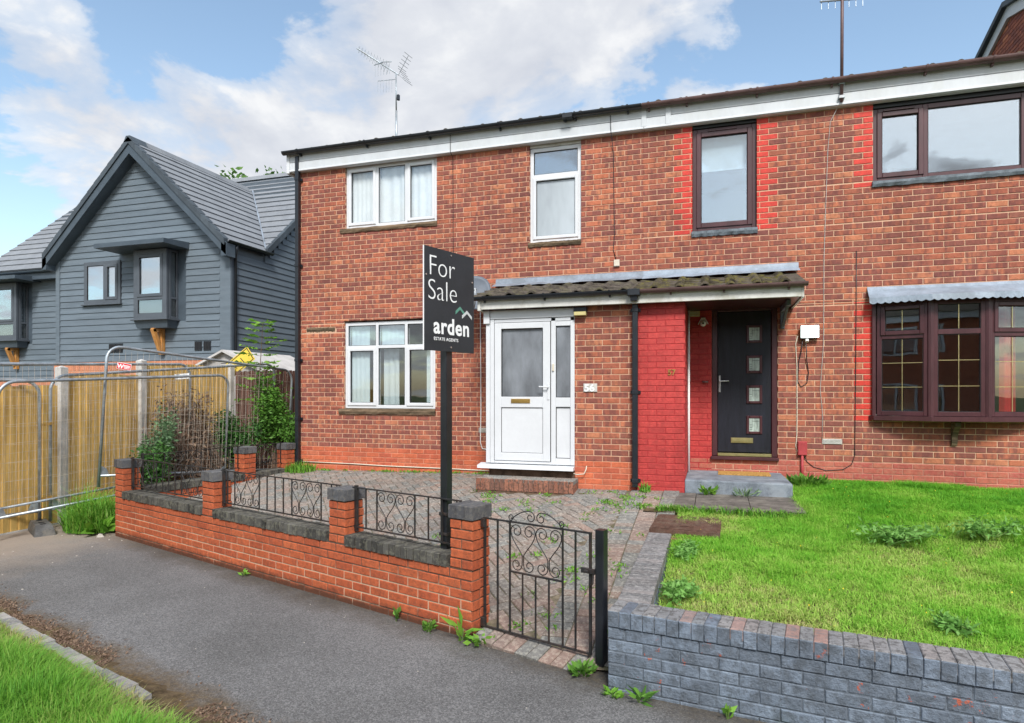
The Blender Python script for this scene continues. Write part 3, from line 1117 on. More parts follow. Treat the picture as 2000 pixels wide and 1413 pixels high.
x, y = scatter(330000, -.62, 4.6, 3.0, 9.18, in_lawn)
pat = vnoise(x, y, 1.3, 1) * .45 + vnoise(x, y, 4.2, 2) * .3 + vnoise(x, y, 11, 3) * .25
far = np.clip((y - 6.6) / 1.5, 0, 1)
near = np.clip((5.4 - y) / 1.6, 0, 1)
h = .012 + .055 * pat ** 1.5 + .022 * far + nrg.uniform(0, .02, len(x)) + .035 * (vnoise(x, y, 2.2, 9) > .72)
tint = -.02 + .95 * pat + .24 * far - .22 * near * (vnoise(x, y, .9, 12) > .35) + nrg.uniform(-.2, .2, len(x)) + .12 * (x > 2.4)
pts = np.stack([x, y, np.array([zl(a, b) for a, b in zip(x, y)]) - .02], 1)
tag(blades('grass', 'lawn_grass', pts, h, tint, .0025, 1.6), 'short patchy lawn grass in front of the bay window', 'grass', kind='stuff')


def kerb_line(X):
    return 3.72 - .31 * (X + 5.54)


def in_verge(X, Y):
    return Y < kerb_line(X) - .10 + .05 * math.sin(X * 5) + .03 * math.sin(X * 13)


heightfield('verge', np.arange(-14, 2.2, .25), np.arange(-2, 7, .25), lambda x, y: .02 + min(.08, max(-.03, .35 * (kerb_line(x) - .02 - y))), 'soil',
            lambda x, y: y < kerb_line(x) + .2)
x, y = scatter(240000, -7.2, -1.6, 1.6, 4.3, in_verge)
e = np.clip((kerb_line(x) - .10 - y) / .35, 0, 1)
pat = vnoise(x, y, 2.0, 4) * .6 + vnoise(x, y, 7, 6) * .4
h = .05 + .07 * e + .09 * pat * e + nrg.uniform(0, .06, len(x))
tint = -.16 + .46 * e + .6 * pat + nrg.uniform(-.3, .3, len(x))
k = nrg.uniform(0, 1, len(x)) < (.12 + .88 * e) * (.6 + .8 * pat)
pts = np.stack([x, y, .03 + .06 * e], 1)
tag(blades('grass', 'verge_grass', pts[k], h[k], tint[k], .0036, 1.15), 'long bright green verge grass below the footpath kerb', 'grass', kind='stuff')
# dry moss and cuttings lying along the kerb edge
n = 9000
x = nrg.uniform(-7, -2.2, n)
off = np.abs(nrg.normal(0, .11, n)) - .05
keep = vnoise(x, off, 3.1, 3) > .38
x, off = x[keep], off[keep]
n = len(x)
pts = np.stack([x, kerb_line(x) + .06 + off, np.full(len(x), .002)], 1)
tag(blades('moss_litter', 'leaf_dead', pts, nrg.uniform(.006, .018, len(x)), nrg.uniform(0, 1, len(x)), .005, 3.5), 'brown moss and dry cuttings along the kerb edge', 'moss', kind='stuff')

# kerb setts
kerb = thing('kerb', 'row of worn grey setts edging the verge grass', 'kerb', (-4.6, 3.4, 0))
KD = Vector((1, -.31, 0)).normalized()
st = []
s = -1.6
while s < 2.35:
    c = Vector((-5.54, 3.72, 0)) + KD * s + Vector((.296, .955, 0)) * (-.02 + rng.uniform(-.012, .012))
    c.z = .01 + rng.uniform(-.006, .006)
    st.append((c, (KD + Vector((0, rng.uniform(-.05, .05), 0))).normalized(), UP, rng.uniform(.178, .192), .10, .08, 'sett'))
    s += .207
brick_mat('sett', [(.19, .187, .19), (.27, .255, .245), (.15, .15, .155)], None, 0, lichen=(.33, .31, .27), lichen_amt=.5, bump=.8)
realize(st, kerb, 300, 'sett', 'setts', .01)

# ------------------------------------------------------------------ the two houses
WF = frame((0, 9.2, 0), (1, 0))
PF = frame((0, 8.25, 0), (1, 0))
ZB = .963 - .075 * 20
XS = -.95                                   # party line
house56 = thing('terraced_house', 'red brick terraced house with white windows and white front door', 'house', (-3.8, 9.2, .6), 'pair of joined brick houses')
house57 = thing('terraced_house', 'red brick terraced house with brown windows, red painted porch wall and black door', 'house', (2.1, 9.2, .65), 'pair of joined brick houses')

OA, OB, OC = (-5.77, -4.13, 4.54, 5.56), (-2.624, -1.841, 4.09, 5.56), (-5.79, -4.155, 1.59, 3.03)
OD, OE, ODR, OBW = (-.281, .555, 4.05, 5.56), (1.946, 3.62, 4.55, 5.56), (-.024, .816, .95, 3.03), (1.958, 3.70, 1.56, 3.02)
OT = (-6.50, -5.96, 2.855, 2.945)

w = MB(WF)
slab_with_holes(w, -6.70, XS, .3, 5.9, [OA, OB, OC, (-2.9, -1.75, .3, 2.9)])
w.add([(-6.70, 0, .3), (-6.70, 8, .3), (-6.70, 8, 5.9), (-6.70, 0, 5.9)], [(0, 1, 2, 3)])
wall56 = w.build('wall', 'mortar', house56)
bk = brick_face(WF, -6.70, XS, .45, 5.62, ZB, [OA, OB, OC, (OT[0] - .01, OT[1] + .01, OT[2], OT[3]), (-2.93, XS, .3, 3.0)],
                lambda x, z, k: 'brick_plinth' if z < .963 else 'brick_house', phase=.03)
PW = frame((-6.70, 17.2, 0), (0, -1))
side = brick_face(PW, 0, 7.98, .45, 5.9, ZB, [], lambda x, z, k: 'brick_plinth' if z < .963 else 'brick_house')
w = MB(PF)
slab_with_holes(w, -1.735, XS, .4, 3.0, [])
w.add([(-2.93, .02, .4), (-2.93, .95, .4), (-2.93, .95, 3.0), (-2.93, .02, 3.0)], [(0, 1, 2, 3)])
pw56 = w.build('porch_wall', 'mortar', house56)
bp = brick_face(PF, -1.735, XS + .012, .45, 2.98, ZB, [], lambda x, z, k: 'brick_plinth' if z < .963 else 'brick_house', phase=-.02)
realize(bk + side, wall56, 240)
realize(bp, pw56, 60)

w = MB(WF)
slab_with_holes(w, XS, 5.2, .3, 5.9, [OD, OE, ODR, OBW])
wall57 = w.build('wall', 'mortar', house57)


pbr('mortar_faded', (.44, .20, .15), .9, .2, 7, .3, .15)
pbr('mortar_plinth', (.50, .22, .14), .9, .2, 7, .3, .15)
m_ = MB(WF)
m_.box(-6.698, -2.98, -.0012, .02, .3, .963)
m_.build('plinth_mortar', 'mortar_plinth', house56)
m_ = MB(PF)
m_.box(-1.733, XS - .001, -.0012, .02, .4, .963)
m_.build('plinth_mortar', 'mortar_plinth', house56)
m_ = MB(WF)
m_.box(.818, 5.19, -.0012, .02, .3, .963)
m_.build('painted_joints', 'mortar_faded', house57)
m_ = MB(WF)
m_.box(-.342, -.026, -.0012, .02, .6, 3.04)
m_.build('painted_joints', 'mortar_paint', house57)


def mk57(x, z, k):
    if z < .963:
        return 'brick_faded_paint'
    if -.35 < x < -.02 and z < 3.05:
        return 'brick_porch_paint'
    return 'brick_house'


bk = brick_face(WF, XS, 5.2, .5, 5.62, ZB, [OD, OE, ODR, OBW, (XS, -.345, .3, 3.0)], mk57, phase=.03)
out = []
for b in bk:
    x, z, L = b[0].x, b[0].z, b[3]
    mk = b[6]
    for o, sides in ((OD, 'lr'), (OE, 'l'), (OBW, 'l')):
        if o[2] - .07 < z < o[3]:
            if 'l' in sides and abs(x + L / 2 - o[0]) < .045:
                mk = 'brick_red_paint'
            if 'r' in sides and abs(x - L / 2 - o[1]) < .045:
                mk = 'brick_red_paint'
    out.append(b[:6] + (mk,))
realize(out, wall57, 200)
w = MB(PF)
slab_with_holes(w, XS + .003, -.344, .4, 3.0, [])
w.add([(-.344, 0, .4), (-.344, .95, .4), (-.344, .95, 3.0), (-.344, 0, 3.0)], [(0, 1, 2, 3)])
pw57 = w.build('porch_wall', 'mortar_paint', house57)
bp = brick_face(PF, XS + .016, -.338, .5, 2.98, ZB, [], lambda x, z, k: 'brick_porch_paint', phase=-.02, proud=.005, j=.007)
RT = frame((-.344, 8.25, 0), (0, 1))
bp += brick_face(RT, .11, .95, .5, 2.98, ZB, [], lambda x, z, k: 'brick_porch_paint', proud=.004, depth=.05, j=.007)
realize(bp, pw57, 100)

for hs, xa, xb in ((house56, -6.69, XS - .01), (house57, XS + .01, 5.19)):
    i = MB()                                                # rooms: floors, inner walls, back wall
    i.box(xa, xb, 9.36, 17.1, .55, .60)
    i.box(xa, xb, 9.36, 17.1, 3.30, 3.42)
    i.box(xa, xb, 9.36, 17.1, 5.72, 5.80)
    i.box(xa + .02, xa + .1, 9.36, 17.0, .6, 5.72)
    i.box(xb - .1, xb - .02, 9.36, 17.0, .6, 5.72)
    i.box(xa, xb, 13.0, 13.1, .6, 5.72)
    i.build('interior_walls', 'interior', hs)
    r = MB()
    z0, z1 = 5.84, 5.84 + 4.15 * math.tan(rad(17))
    xl = xa - .14 if hs is house56 else xa
    r.hexa([(xl, 9.02, z0 - .02), (xb, 9.02, z0 - .02), (xb, 13.2, z1 - .02), (xl, 13.2, z1 - .02), (xl, 9.02, z0), (xb, 9.02, z0), (xb, 13.2, z1), (xl, 13.2, z1)])
    r.hexa([(xl, 13.2, z1 - .02), (xb, 13.2, z1 - .02), (xb, 17.4, z0 - .02), (xl, 17.4, z0 - .02), (xl, 13.2, z1), (xb, 13.2, z1), (xb, 17.4, z0), (xl, 17.4, z0)])
    rf = r.build('roof', 'pantile', hs)
    lay_tiles(rf, xl - .04, xb, 9.055, 5.866, rad(17), 1, 'pantile', wob=.03)
    b2 = MB()
    b2.box(xa, xb, 17.1, 17.2, .4, 5.85)
    b2.build('back_wall', 'brick_house', hs)
# fascias
for hs, xa, xb in ((house56, -6.78, -.935), (house57, -.93, 5.2)):
    for za, zb, yb in ((5.565, 5.702, -.085), (5.711, 5.865, -.080)):
        f = MB(WF)
        f.bbox(xa, xb, yb, -.002, za, zb, .004)
        f.build('fascia_board', 'white_board', hs)
    f = MB(WF)
    f.bbox(xa, xb, -.097, -.086, 5.552, 5.578, .003)
    f.box(xa, xb, -.080, -.002, 5.545, 5.561)
    f.build('fascia_trim', 'upvc', hs)
f = MB(WF)
f.bbox(-6.84, -6.782, -.09, .3, 5.53, 5.86, .004)
f.build('fascia_end', 'upvc', house56)
for x in (-.93, -.60):
    f = MB(WF)
    f.bbox(x - .035, x + .035, -.094, -.087, 5.58, 5.86, .002)
    f.build('joint_cover', 'white_board', house57)
gutter(house56, WF, -6.86, -.955, -.15, 5.868, 'black_plastic', brackets=[-6.55, -5.3, -4.2, -3.05, -2.05, -1.9, -1.15], bmat='black_plastic')
gutter(house57, WF, -.95, 5.2, -.15, 5.868, 'brown_gutter', brackets=[-.86, -.35, .55, 1.45, 2.5, 3.2, 4.2], bmat='brown_gutter')
j = MB(WF)
j.bbox(-2.08, -1.93, -.215, -.085, 5.80, 5.872, .006)
j.build('gutter_joint', 'black_plastic', house56)
downpipe(house56, WF, -6.63, -.075, .60, 5.80, .066, 'black_plastic', (5.42, 3.98, 2.4, 1.42, .72))
downpipe(house56, PF, -.945, -.06, .66, 3.06, .068, 'black_plastic', (1.86, 2.9, .74))

# 56: windows
wA, pA = window(house56, WF, -5.765, -4.135, 4.545, 5.555, .035, [(.345, [(1, True, 'glass')]), (.325, [(1, False, 'glass')]), (.33, [(1, True, 'glass')])])
curtain(wA, WF, -5.70, -5.27, 4.6, 5.5, .105, 'curtain', .006, .09)
curtain(wA, WF, -5.2, -4.74, 4.6, 5.5, .11, 'curtain', .014, .15)
curtain(wA, WF, -4.66, -4.2, 4.6, 5.5, .105, 'curtain', .009, .12)
rough_sill(wA, WF, -5.85, -4.12, -.035, .06, 4.47, 4.542, 'timber_old')
wB, pB = window(house56, WF, -2.62, -1.845, 4.095, 5.50, .035, [(1, [(.70, True, 'glass_obscure'), (.30, False, 'glass_sky')])])
h = MB(WF)
h.bbox(-2.62, -1.845, .02, .09, 5.505, 5.56)
h.build('head_strip', 'white_dirty', wB)
rough_sill(wB, WF, -2.64, -1.84, -.035, .06, 4.02, 4.09, 'timber_old')
wC, pC = window(house56, WF, -5.785, -4.16, 1.60, 3.005, .035, [(.36, [(.71, True, 'glass_low'), (.29, False, 'glass_sky')]), (.32, [(.71, False, 'glass_low'), (.29, False, 'glass_sky')]), (.32, [(.71, True, 'glass_low'), (.29, False, 'glass')])], mw=.05)
curtain(wC, WF, -5.72, -5.38, 1.62, 2.98, .12, 'blind', .006, .09, 'vertical_blind')
curtain(wC, WF, -5.16, -4.72, 2.60, 2.98, .13, 'blind', .004, .09, 'vertical_blind')
curtain(wC, WF, -4.36, -4.2, 1.62, 2.98, .12, 'blind', .004, .09, 'vertical_blind')
curtain(wC, WF, -5.17, -4.90, 1.62, 2.6, .22, 'curtain', .012, .12, 'room_curtain')
rough_sill(wC, WF, -5.87, -4.15, -.04, .06, 1.505, 1.597, 'timber_old')
t = rough_sill(house56, WF, OT[0], OT[1], -.012, .06, OT[2] + .005, OT[3] - .005, 'timber_old', 'timber_block')

# 56: porch door
DY = -.02
d = MB(PF)
d.bbox(-2.965, -2.905, DY, .10, .90, 2.90)
d.bbox(-2.900, -2.845, DY - .008, .10, .90, 2.845)
d.bbox(-2.052, -1.988, DY, .10, .90, 2.845)
d.bbox(-1.790, -1.735, DY, .10, .90, 2.845)
d.bbox(-2.845, -2.052, DY, .10, .90, .935)
d.bbox(-2.842, -1.737, DY, .10, 2.80, 2.845)
d.bbox(-2.90, -1.735, DY - .012, .10, 2.85, 2.968)
d.bbox(-2.99, -2.905, DY - .03, .10, 2.79, 2.968)
d.bbox(-1.988, -1.79, DY + .006, .06, .90, .985)
d.bbox(-1.988, -1.79, DY + .006, .06, 1.665, 1.79)
d.bbox(-1.988, -1.79, DY + .006, .06, 2.735, 2.80)
surround = d.build('door_frame', 'upvc', house56)
for za, zb, mt in ((.99, 1.66, 'upvc'), (1.795, 2.73, 'glass_frost_dark')):
    p = MB(PF)
    p.box(-1.984, -1.794, DY + .03, DY + .05, za, zb)
    p.build('side_light', mt, surround)
    p = MB(PF)
    for q in ((-1.988, -1.981), (-1.797, -1.79)):
        p.box(q[0], q[1], DY + .024, DY + .034, za - .004, zb + .004)
    p.box(-1.981, -1.797, DY + .024, DY + .034, zb - .003, zb + .004)
    p.box(-1.981, -1.797, DY + .024, DY + .034, za - .004, za + .003)
    p.build('seal', 'gasket', surround)
d = MB(PF)
ya = DY - .012
x0, x1 = -2.838, -2.060
for q in ((x0, x0 + .095, .94, 2.795), (x1 - .10, x1, .94, 2.795), (x0 + .095, x1 - .10, .94, 1.045), (x0 + .095, x1 - .10, 1.655, 1.80), (x0 + .095, x1 - .10, 2.715, 2.795)):
    d.bbox(q[0], q[1], ya, .06, q[2], q[3], .005)
door = d.build('door', 'upvc', house56)
p = MB(PF)
p.box(x0 + .095, x1 - .10, DY + .03, DY + .045, 1.80, 2.715)
p.build('pane', 'glass_frost_dark', door)
p = MB(PF)
p.box(x0 + .101, x1 - .106, DY + .005, DY + .03, 1.051, 1.649)
p.build('panel', 'upvc', door)
p = MB(PF)
for za, zb in ((1.045, 1.655), (1.80, 2.715)):
    a, b = x0 + .095, x1 - .10
    for q in ((a, a + .006, za, zb), (b - .006, b, za, zb), (a + .006, b - .006, za, za + .006), (a + .006, b - .006, zb - .006, zb)):
        p.box(q[0], q[1], DY + .002, DY + .028, q[2], q[3])
for q in ((x0 - .006, x0 - .001, .938, 2.797), (x1 + .001, x1 + .006, .938, 2.797)):
    p.box(q[0], q[1], DY - .002, DY + .02, q[2], q[3])
p.box(x0 - .006, x1 + .006, DY - .003, DY + .02, 2.796, 2.7995)
p.build('seal', 'gasket', door)
p = MB(PF)
p.bbox(-2.60, -2.335, ya - .012, ya, 1.715, 1.772, .004)
p.bbox(-2.588, -2.347, ya - .018, ya - .012, 1.727, 1.760, .003)
p.build('letterbox', 'brass', door)
p = MB(PF)
p.bbox(-2.098, -2.070, ya - .010, ya, 1.76, 1.98, .003)
p.tube([(-2.084, ya - .01, 1.93), (-2.084, ya - .05, 1.93)], .010, 8)
p.tube([(-2.084, ya - .048, 1.93), (-2.20, ya - .048, 1.934)], .009, 8)
p.build('handle', 'upvc', door)
p = MB(PF)
p.bbox(-2.032, -2.008, DY - .02, DY - .001, 2.14, 2.235, .003)
p.build('doorbell', 'cream_cable', surround)
p = MB(PF)
p.hexa([(-3.06, -.11, .835), (-1.735, -.11, .835), (-1.735, .05, .835), (-3.06, .05, .835), (-3.06, -.10, .875), (-1.735, -.10, .875), (-1.735, .05, .897), (-3.06, .05, .897)])
p.build('threshold', 'upvc', house56)
p = MB(PF)
p.box(-2.92, -1.74, .005, .05, .55, .834)
p.build('threshold_base', 'mortar_dark', house56)

# porch roof
PITCH = rad(15)
for hs, xa, xb, tm, lm in ((house56, -3.12, -.955, 'pantile', 'lead'), (house57, -.95, 1.03, 'pantile_moss', 'lead_new')):
    r = MB()
    za, zb = 3.135, 3.135 + 1.16 * math.tan(PITCH)
    r.hexa([(xa + .03, 8.06, za - .03), (xb, 8.06, za - .03), (xb, 9.19, zb - .03), (xa + .03, 9.19, zb - .03), (xa + .03, 8.06, za), (xb, 8.06, za), (xb, 9.19, zb), (xa + .03, 9.19, zb)])
    pr = r.build('porch_roof', 'pantile', hs)
    lay_tiles(pr, xa, xb, 8.02, 3.142, PITCH, 4, tm, .30, .295, .022)
    l = MB()
    n = 18
    vs, fs = [], []
    for k in range(n + 1):
        x = xa + (-.03 if hs is house56 else 0) + (xb - xa + .04) * k / n
        q = [rng.uniform(-.006, .006) for _ in range(3)]
        vs += [(x, 9.188, 3.575 + q[0] * .4), (x, 9.175, 3.50), (x, 9.06 + q[1], 3.468 + q[2]), (x, 8.99 + q[1], 3.432 + q[2])]
    for k in range(n):
        for c in range(3):
            fs.append((4 * k + c, 4 * k + c + 1, 4 * k + 5 + c, 4 * k + 4 + c))
    l.add(vs, fs)
    l.build('lead_flashing', lm, hs, True)
f = MB()
f.bbox(-2.99, -.935, 8.10, 8.13, 2.972, 3.105, .004)
f.bbox(-3.035, -2.992, 8.085, 9.19, 2.955, 3.125, .004)
f.build('porch_fascia', 'white_dirty', house56)
f = MB()
f.bbox(-.932, .98, 8.10, 8.13, 2.972, 3.105, .004)
f.bbox(.98, 1.005, 8.098, 9.19, 2.965, 3.12, .003)
f.build('porch_fascia', 'white_dirty', house57)
f = MB()
f.box(-.342, .978, 8.132, 9.19, 2.985, 3.0)
f.build('porch_soffit', 'brown_upvc', house57)
PG = frame((0, 8.06, 0), (1, 0))
gutter(house56, PG, -3.13, -.96, 0, 3.135, 'black_plastic', .052, 'porch_gutter', [-2.93, -2.1, -1.25], 'black_plastic')
gutter(house57, PG, -.955, 1.04, 0, 3.135, 'brown_gutter', .052, 'porch_gutter', [-.5, .12, .84], 'brown_gutter')
o = MB(PG)
o.bbox(-1.02, -.87, -.062, .055, 3.06, 3.142, .006)
o.hexa([(-.985, -.03, 3.0), (-.905, -.03, 3.0), (-.905, .13, 3.0), (-.985, .13, 3.0), (-.99, -.04, 3.062), (-.90, -.04, 3.062), (-.90, .05, 3.062), (-.99, .05, 3.062)])
o.build('gutter_outlet', 'black_plastic', house56)
b = MB()
b.bbox(.845, .895, 9.135, 9.19, 2.70, 2.985, .004)
b.bbox(.845, .895, 8.40, 9.13, 2.915, 2.98, .004)
b.hexa([(.855, 9.10, 2.72), (.885, 9.10, 2.72), (.885, 9.134, 2.76), (.855, 9.134, 2.76), (.855, 8.52, 2.913), (.885, 8.52, 2.913), (.885, 8.60, 2.914), (.855, 8.60, 2.914)])
b.build('gallows_bracket', 'slate_sill', house57)

# 57: upper windows
wD, _ = window(house57, WF, -.276, .55, 4.085, 5.50, .045, [(1, [(1, True, 'glass_sky')])], 'brown_upvc', fw=.06, sw=.065)
h = MB(WF)
h.bbox(-.276, .55, .02, .11, 5.503, 5.56)
h.build('head_strip', 'black_plastic', wD)
h = MB(WF)
h.bbox(-.07, .30, .016, .03, 5.45, 5.468, .003)
h.build('trickle_vent', 'brown_upvc', wD)
bl = MB(WF)
bl.box(-.19, .46, .16, .165, 4.94, 5.45)
bl.build('roller_blind', 'curtain', wD)
rough_sill(wD, WF, -.29, .565, -.04, .06, 4.0, 4.08, 'slate_sill')
wE, _ = window(house57, WF, 1.951, 3.615, 4.555, 5.49, .045, [(.355, [(1, True, 'glass_sky')]), (.645, [(1, False, 'glass_sky')])], 'brown_upvc', fw=.06, sw=.06)
h = MB(WF)
h.bbox(1.951, 3.615, .02, .11, 5.493, 5.56)
h.build('head_strip', 'black_plastic', wE)
h = MB(WF)
h.bbox(2.07, 2.42, .014, .03, 5.445, 5.463, .003)
h.build('trickle_vent', 'brown_upvc', wE)
rough_sill(wE, WF, 1.935, 3.64, -.045, .06, 4.475, 4.552, 'slate_sill')

# 57: bay window of three slightly turned lights
a18 = rad(18)
B0 = Vector((1.962, 9.185, 0))
dirs = [Vector((math.cos(a18), -math.sin(a18), 0)), Vector((1, 0, 0)), Vector((math.cos(a18), math.sin(a18), 0))]
nodes = [B0]
for dd in dirs:
    nodes.append(nodes[-1] + dd * .6)
bayroot = MB()
z0, z1 = 1.565, 2.985


def offs(d):
    """bay outline pushed outwards by d"""
    t2 = math.tan(a18 / 2)
    return [(nodes[0].x - d * .9, 9.188), (nodes[0].x - d * .35, nodes[0].y - d), (nodes[1].x - d * t2, nodes[1].y - d), (nodes[2].x + d * t2, nodes[2].y - d), (nodes[3].x + d * .35, nodes[3].y - d), (nodes[3].x + d * .9, 9.188)]


poly = offs(.075)
bayroot.prism(poly, lambda a, b: (a, b, 1.507), lambda a, b: (a, b, 1.562))
poly = offs(.02)
bayroot.prism(poly, lambda a, b: (a, b, 2.988), lambda a, b: (a, b, 3.05))
for q in (1, 2):
    c = nodes[q]
    bayroot.tube([(c.x, c.y + .02, 1.562), (c.x, c.y + .02, 2.988)], .038, 8)
bayroot.box(1.93, 1.968, 9.15, 9.25, 1.562, 2.99)
bay = bayroot.build('bay_window', 'brown_upvc', house57)
for q, dd in enumerate(dirs):
    Fq = frame(nodes[q], dd)
    cells = [(.70, False, 'glass_low'), (.30, True, 'glass_sky' if q == 0 else 'glass_low')] if q != 1 else [(.725, False, 'glass_low'), (.275, False, 'glass_low')]
    lw, pn = window(bay, Fq, .022, .578, z0, z1, 0, [(1, cells)], 'brown_upvc', fw=.055, sw=.05, name='light')
    gb = MB(Fq)
    for (pa, pb, pc, pd, _) in pn:
        xm = (pa + pb) / 2
        gb.box(xm - .004, xm + .004, .016, .021, pc, pd)
        if pd - pc > .5:
            for f3 in (1 / 3, 2 / 3):
                zz = pc + (pd - pc) * f3
                gb.box(pa, xm - .004, .0165, .0205, zz - .004, zz + .004)
                gb.box(xm + .004, pb, .0165, .0205, zz - .004, zz + .004)
    gb.build('leading', 'gold', lw)
# things on the inner sill
c = MB()
c.box(1.95, 3.72, 9.24, 9.6, 1.545, 1.566)
c.build('inner_sill', 'white_dirty', bay)
curtain(bay, WF, 3.36, 3.52, 1.6, 2.95, .12, 'red_fabric', .02, .1)
# lead canopy with scalloped edge
ca_in, ca_out = offs(.02), offs(.13)
cn = MB()
top = [(x, y) for x, y in ca_out[1:5]]
top = [(ca_out[1][0] - .04, ca_out[1][1])] + top[1:3] + [(ca_out[4][0] + .04, ca_out[4][1])]
vs = [(top[0][0] - .02, 9.187, 3.20)] + [(top[0][0] - .02, 9.187, 3.20)]
line = []
for (xa, ya), (xb, yb) in zip(top, top[1:]):
    n = max(4, int(math.hypot(xb - xa, yb - ya) / .012))
    for k in range(n):
        line.append((xa + (xb - xa) * k / n, ya + (yb - ya) * k / n))
line.append(top[-1])
vs, fs = [], []
acc = 0
for k, (x, y) in enumerate(line):
    if k:
        acc += math.hypot(x - line[k - 1][0], y - line[k - 1][1])
    sc = .020 * abs(math.sin(math.pi * acc / .085))
    wv = .002 * math.sin(acc * 5)
    vs += [(x, 9.188, 3.205), (x, 9.16, 3.165), (x, (y + 9.17) / 2, 3.105 + wv), (x, y, 3.045 + wv), (x, y - .012, 2.985 - sc)]
for k in range(len(line) - 1):
    for c in range(4):
        fs.append((5 * k + c, 5 * k + c + 1, 5 * k + 6 + c, 5 * k + 5 + c))
cn.add(vs, fs)
cn.build('lead_canopy', 'lead_new', house57, False)
b = MB(WF)
prof = [(0, 1.20), (-.03, 1.20), (-.05, 1.25), (-.045, 1.30), (-.07, 1.36), (-.13, 1.42), (-.16, 1.445), (-.16, 1.50), (0, 1.50)]
b.prism(prof, lambda a, c: (2.805, a, c), lambda a, c: (2.865, a, c))
b.build('bay_bracket', 'timber_old', house57)

# 57: door
d = MB(WF)
for q in ((-.02, .05, .99, 3.02), (.742, .812, .99, 3.02), (.05, .742, 2.96, 3.02)):
    d.bbox(q[0], q[1], .01, .10, q[2], q[3], .006)
d.bbox(-.035, .828, -.055, .10, .945, .988, .006)
fr57 = d.build('door_frame', 'brown_upvc', house57)
d = MB(WF)
d.bbox(.056, .736, .03, .08, 1.045, 2.955, .004)
dr = d.build('door', 'door_black', house57)
for za, zb in ((2.528, 2.768), (2.117, 2.357), (1.706, 1.953), (1.295, 1.542)):
    p = MB(WF)
    xa, xb = .425, .625
    sfr = .035
    for q in ((xa, xa + sfr, za, zb), (xb - sfr, xb, za, zb), (xa + sfr, xb - sfr, za, za + sfr), (xa + sfr, xb - sfr, zb - sfr, zb)):
        p.bbox(q[0], q[1], .012, .03, q[2], q[3], .008)
    lt = p.build('door_light', 'brown_upvc', dr)
    p = MB(WF)
    p.box(xa + sfr, xb - sfr, .022, .028, za + sfr, zb - sfr)
    p.build('pane', 'glass_leaded', lt)
    p = MB(WF)
    ga, gb_, gc, gd = xa + sfr, xb - sfr, za + sfr, zb - sfr
    for q in ((.30, .32, .35, 1), (.55, .57, 0, 1), (.75, .77, .2, .9)):
        p.box(ga + (gb_ - ga) * q[0], ga + (gb_ - ga) * q[1], .0195, .0215, gc + (gd - gc) * q[2], gc + (gd - gc) * q[3])
    for q in ((.05, .3, .3), (.05, .3, .5), (.32, .98, .78), (.05, .3, .15)):
        p.box(ga + (gb_ - ga) * q[0], ga + (gb_ - ga) * q[1], .019, .021, gc + (gd - gc) * q[2], gc + (gd - gc) * q[2] + .004)
    p.build('leading', 'gasket', lt)
p = MB(WF)
p.bbox(.225, .51, .016, .03, 1.172, 1.242, .004)
p.bbox(.24, .495, .010, .016, 1.187, 1.228, .003)
p.build('letterbox', 'gold', dr)
p = MB(WF)
p.bbox(.066, .094, .018, .03, 1.86, 2.09, .004)
p.tube([(.08, .02, 2.01), (.08, -.03, 2.01)], .010, 8)
p.tube([(.08, -.03, 2.01), (.20, -.03, 2.015)], .009, 8)
p.build('handle', 'steel', dr)
p = MB(WF)
p.bbox(.053, .739, -.02, .029, .992, 1.033, .005)
p.build('threshold', 'gold', fr57)
p = MB(WF)
p.box(-.02, .812, .012, .06, .70, .943)
p.build('threshold_base', 'brick_faded_paint', house57)

# steps and slabs
st = MB()
st.add([(-.342, 8.23, .56), (.895, 8.20, .56), (.895, 8.20, .775), (-.342, 8.23, .775), (-.342, 9.19, .56), (.86, 9.19, .56), (.86, 9.19, .785), (-.342, 9.19, .785)],
       [(0, 1, 2, 3), (3, 2, 6, 7), (1, 5, 6, 2), (4, 0, 3, 7)])
s57 = st.build('concrete_step', 'concrete_step')
bv = s57.modifiers.new('edge', 'BEVEL')
bv.width = .018
bv.segments = 2
tag(s57, 'blue-grey painted concrete doorstep below the black door', 'step')
mt = MB()
mt.box(.06, .70, 8.78, 9.12, .783, .799)
tag(mt.build('doormat', ['coir']), 'tan coir doormat on the grey concrete step', 'doormat')
sl3 = thing('paving_slabs', 'three dark concrete slabs in front of the grey doorstep', 'paving', (.25, 7.8, .59))
for xa, xb in ((-.43, -.205), (-.197, .385), (.393, .93)):
    q = MB()
    q.add([(xa, 7.34, .585), (xb, 7.34, .59), (xb, 8.22, .615), (xa, 8.22, .61), (xa, 7.34, .52), (xb, 7.34, .52), (xb, 8.22, .52), (xa, 8.22, .52)], [(0, 1, 2, 3), (0, 4, 5, 1), (1, 5, 6, 2), (3, 2, 6, 7), (0, 3, 7, 4)])
    q.build('slab', 'slab', sl3)
s56 = thing('brick_doorstep', 'low block doorstep with red brick edge below the white door', 'step', (-2.35, 8.05, .6))
cr = MB()
cr.box(-2.965, -1.685, 7.90, 8.24, .5, .715)
core = cr.build('core', 'mortar_dark', s56)
sb = []
x = -2.955
while x < -1.70:
    sb.append((Vector((x, 7.935, .655)), Vector((0, 0, 1)), Vector((0, -1, 0)), .155, .058, .09, 'brick_soldier'))
    x += .0655
y = 7.96
while y < 8.2:
    sb.append((Vector((-1.715, y, .655)), Vector((0, 0, 1)), Vector((1, 0, 0)), .155, .058, .07, 'brick_soldier'))
    y += .0655
y = 7.945
r = 0
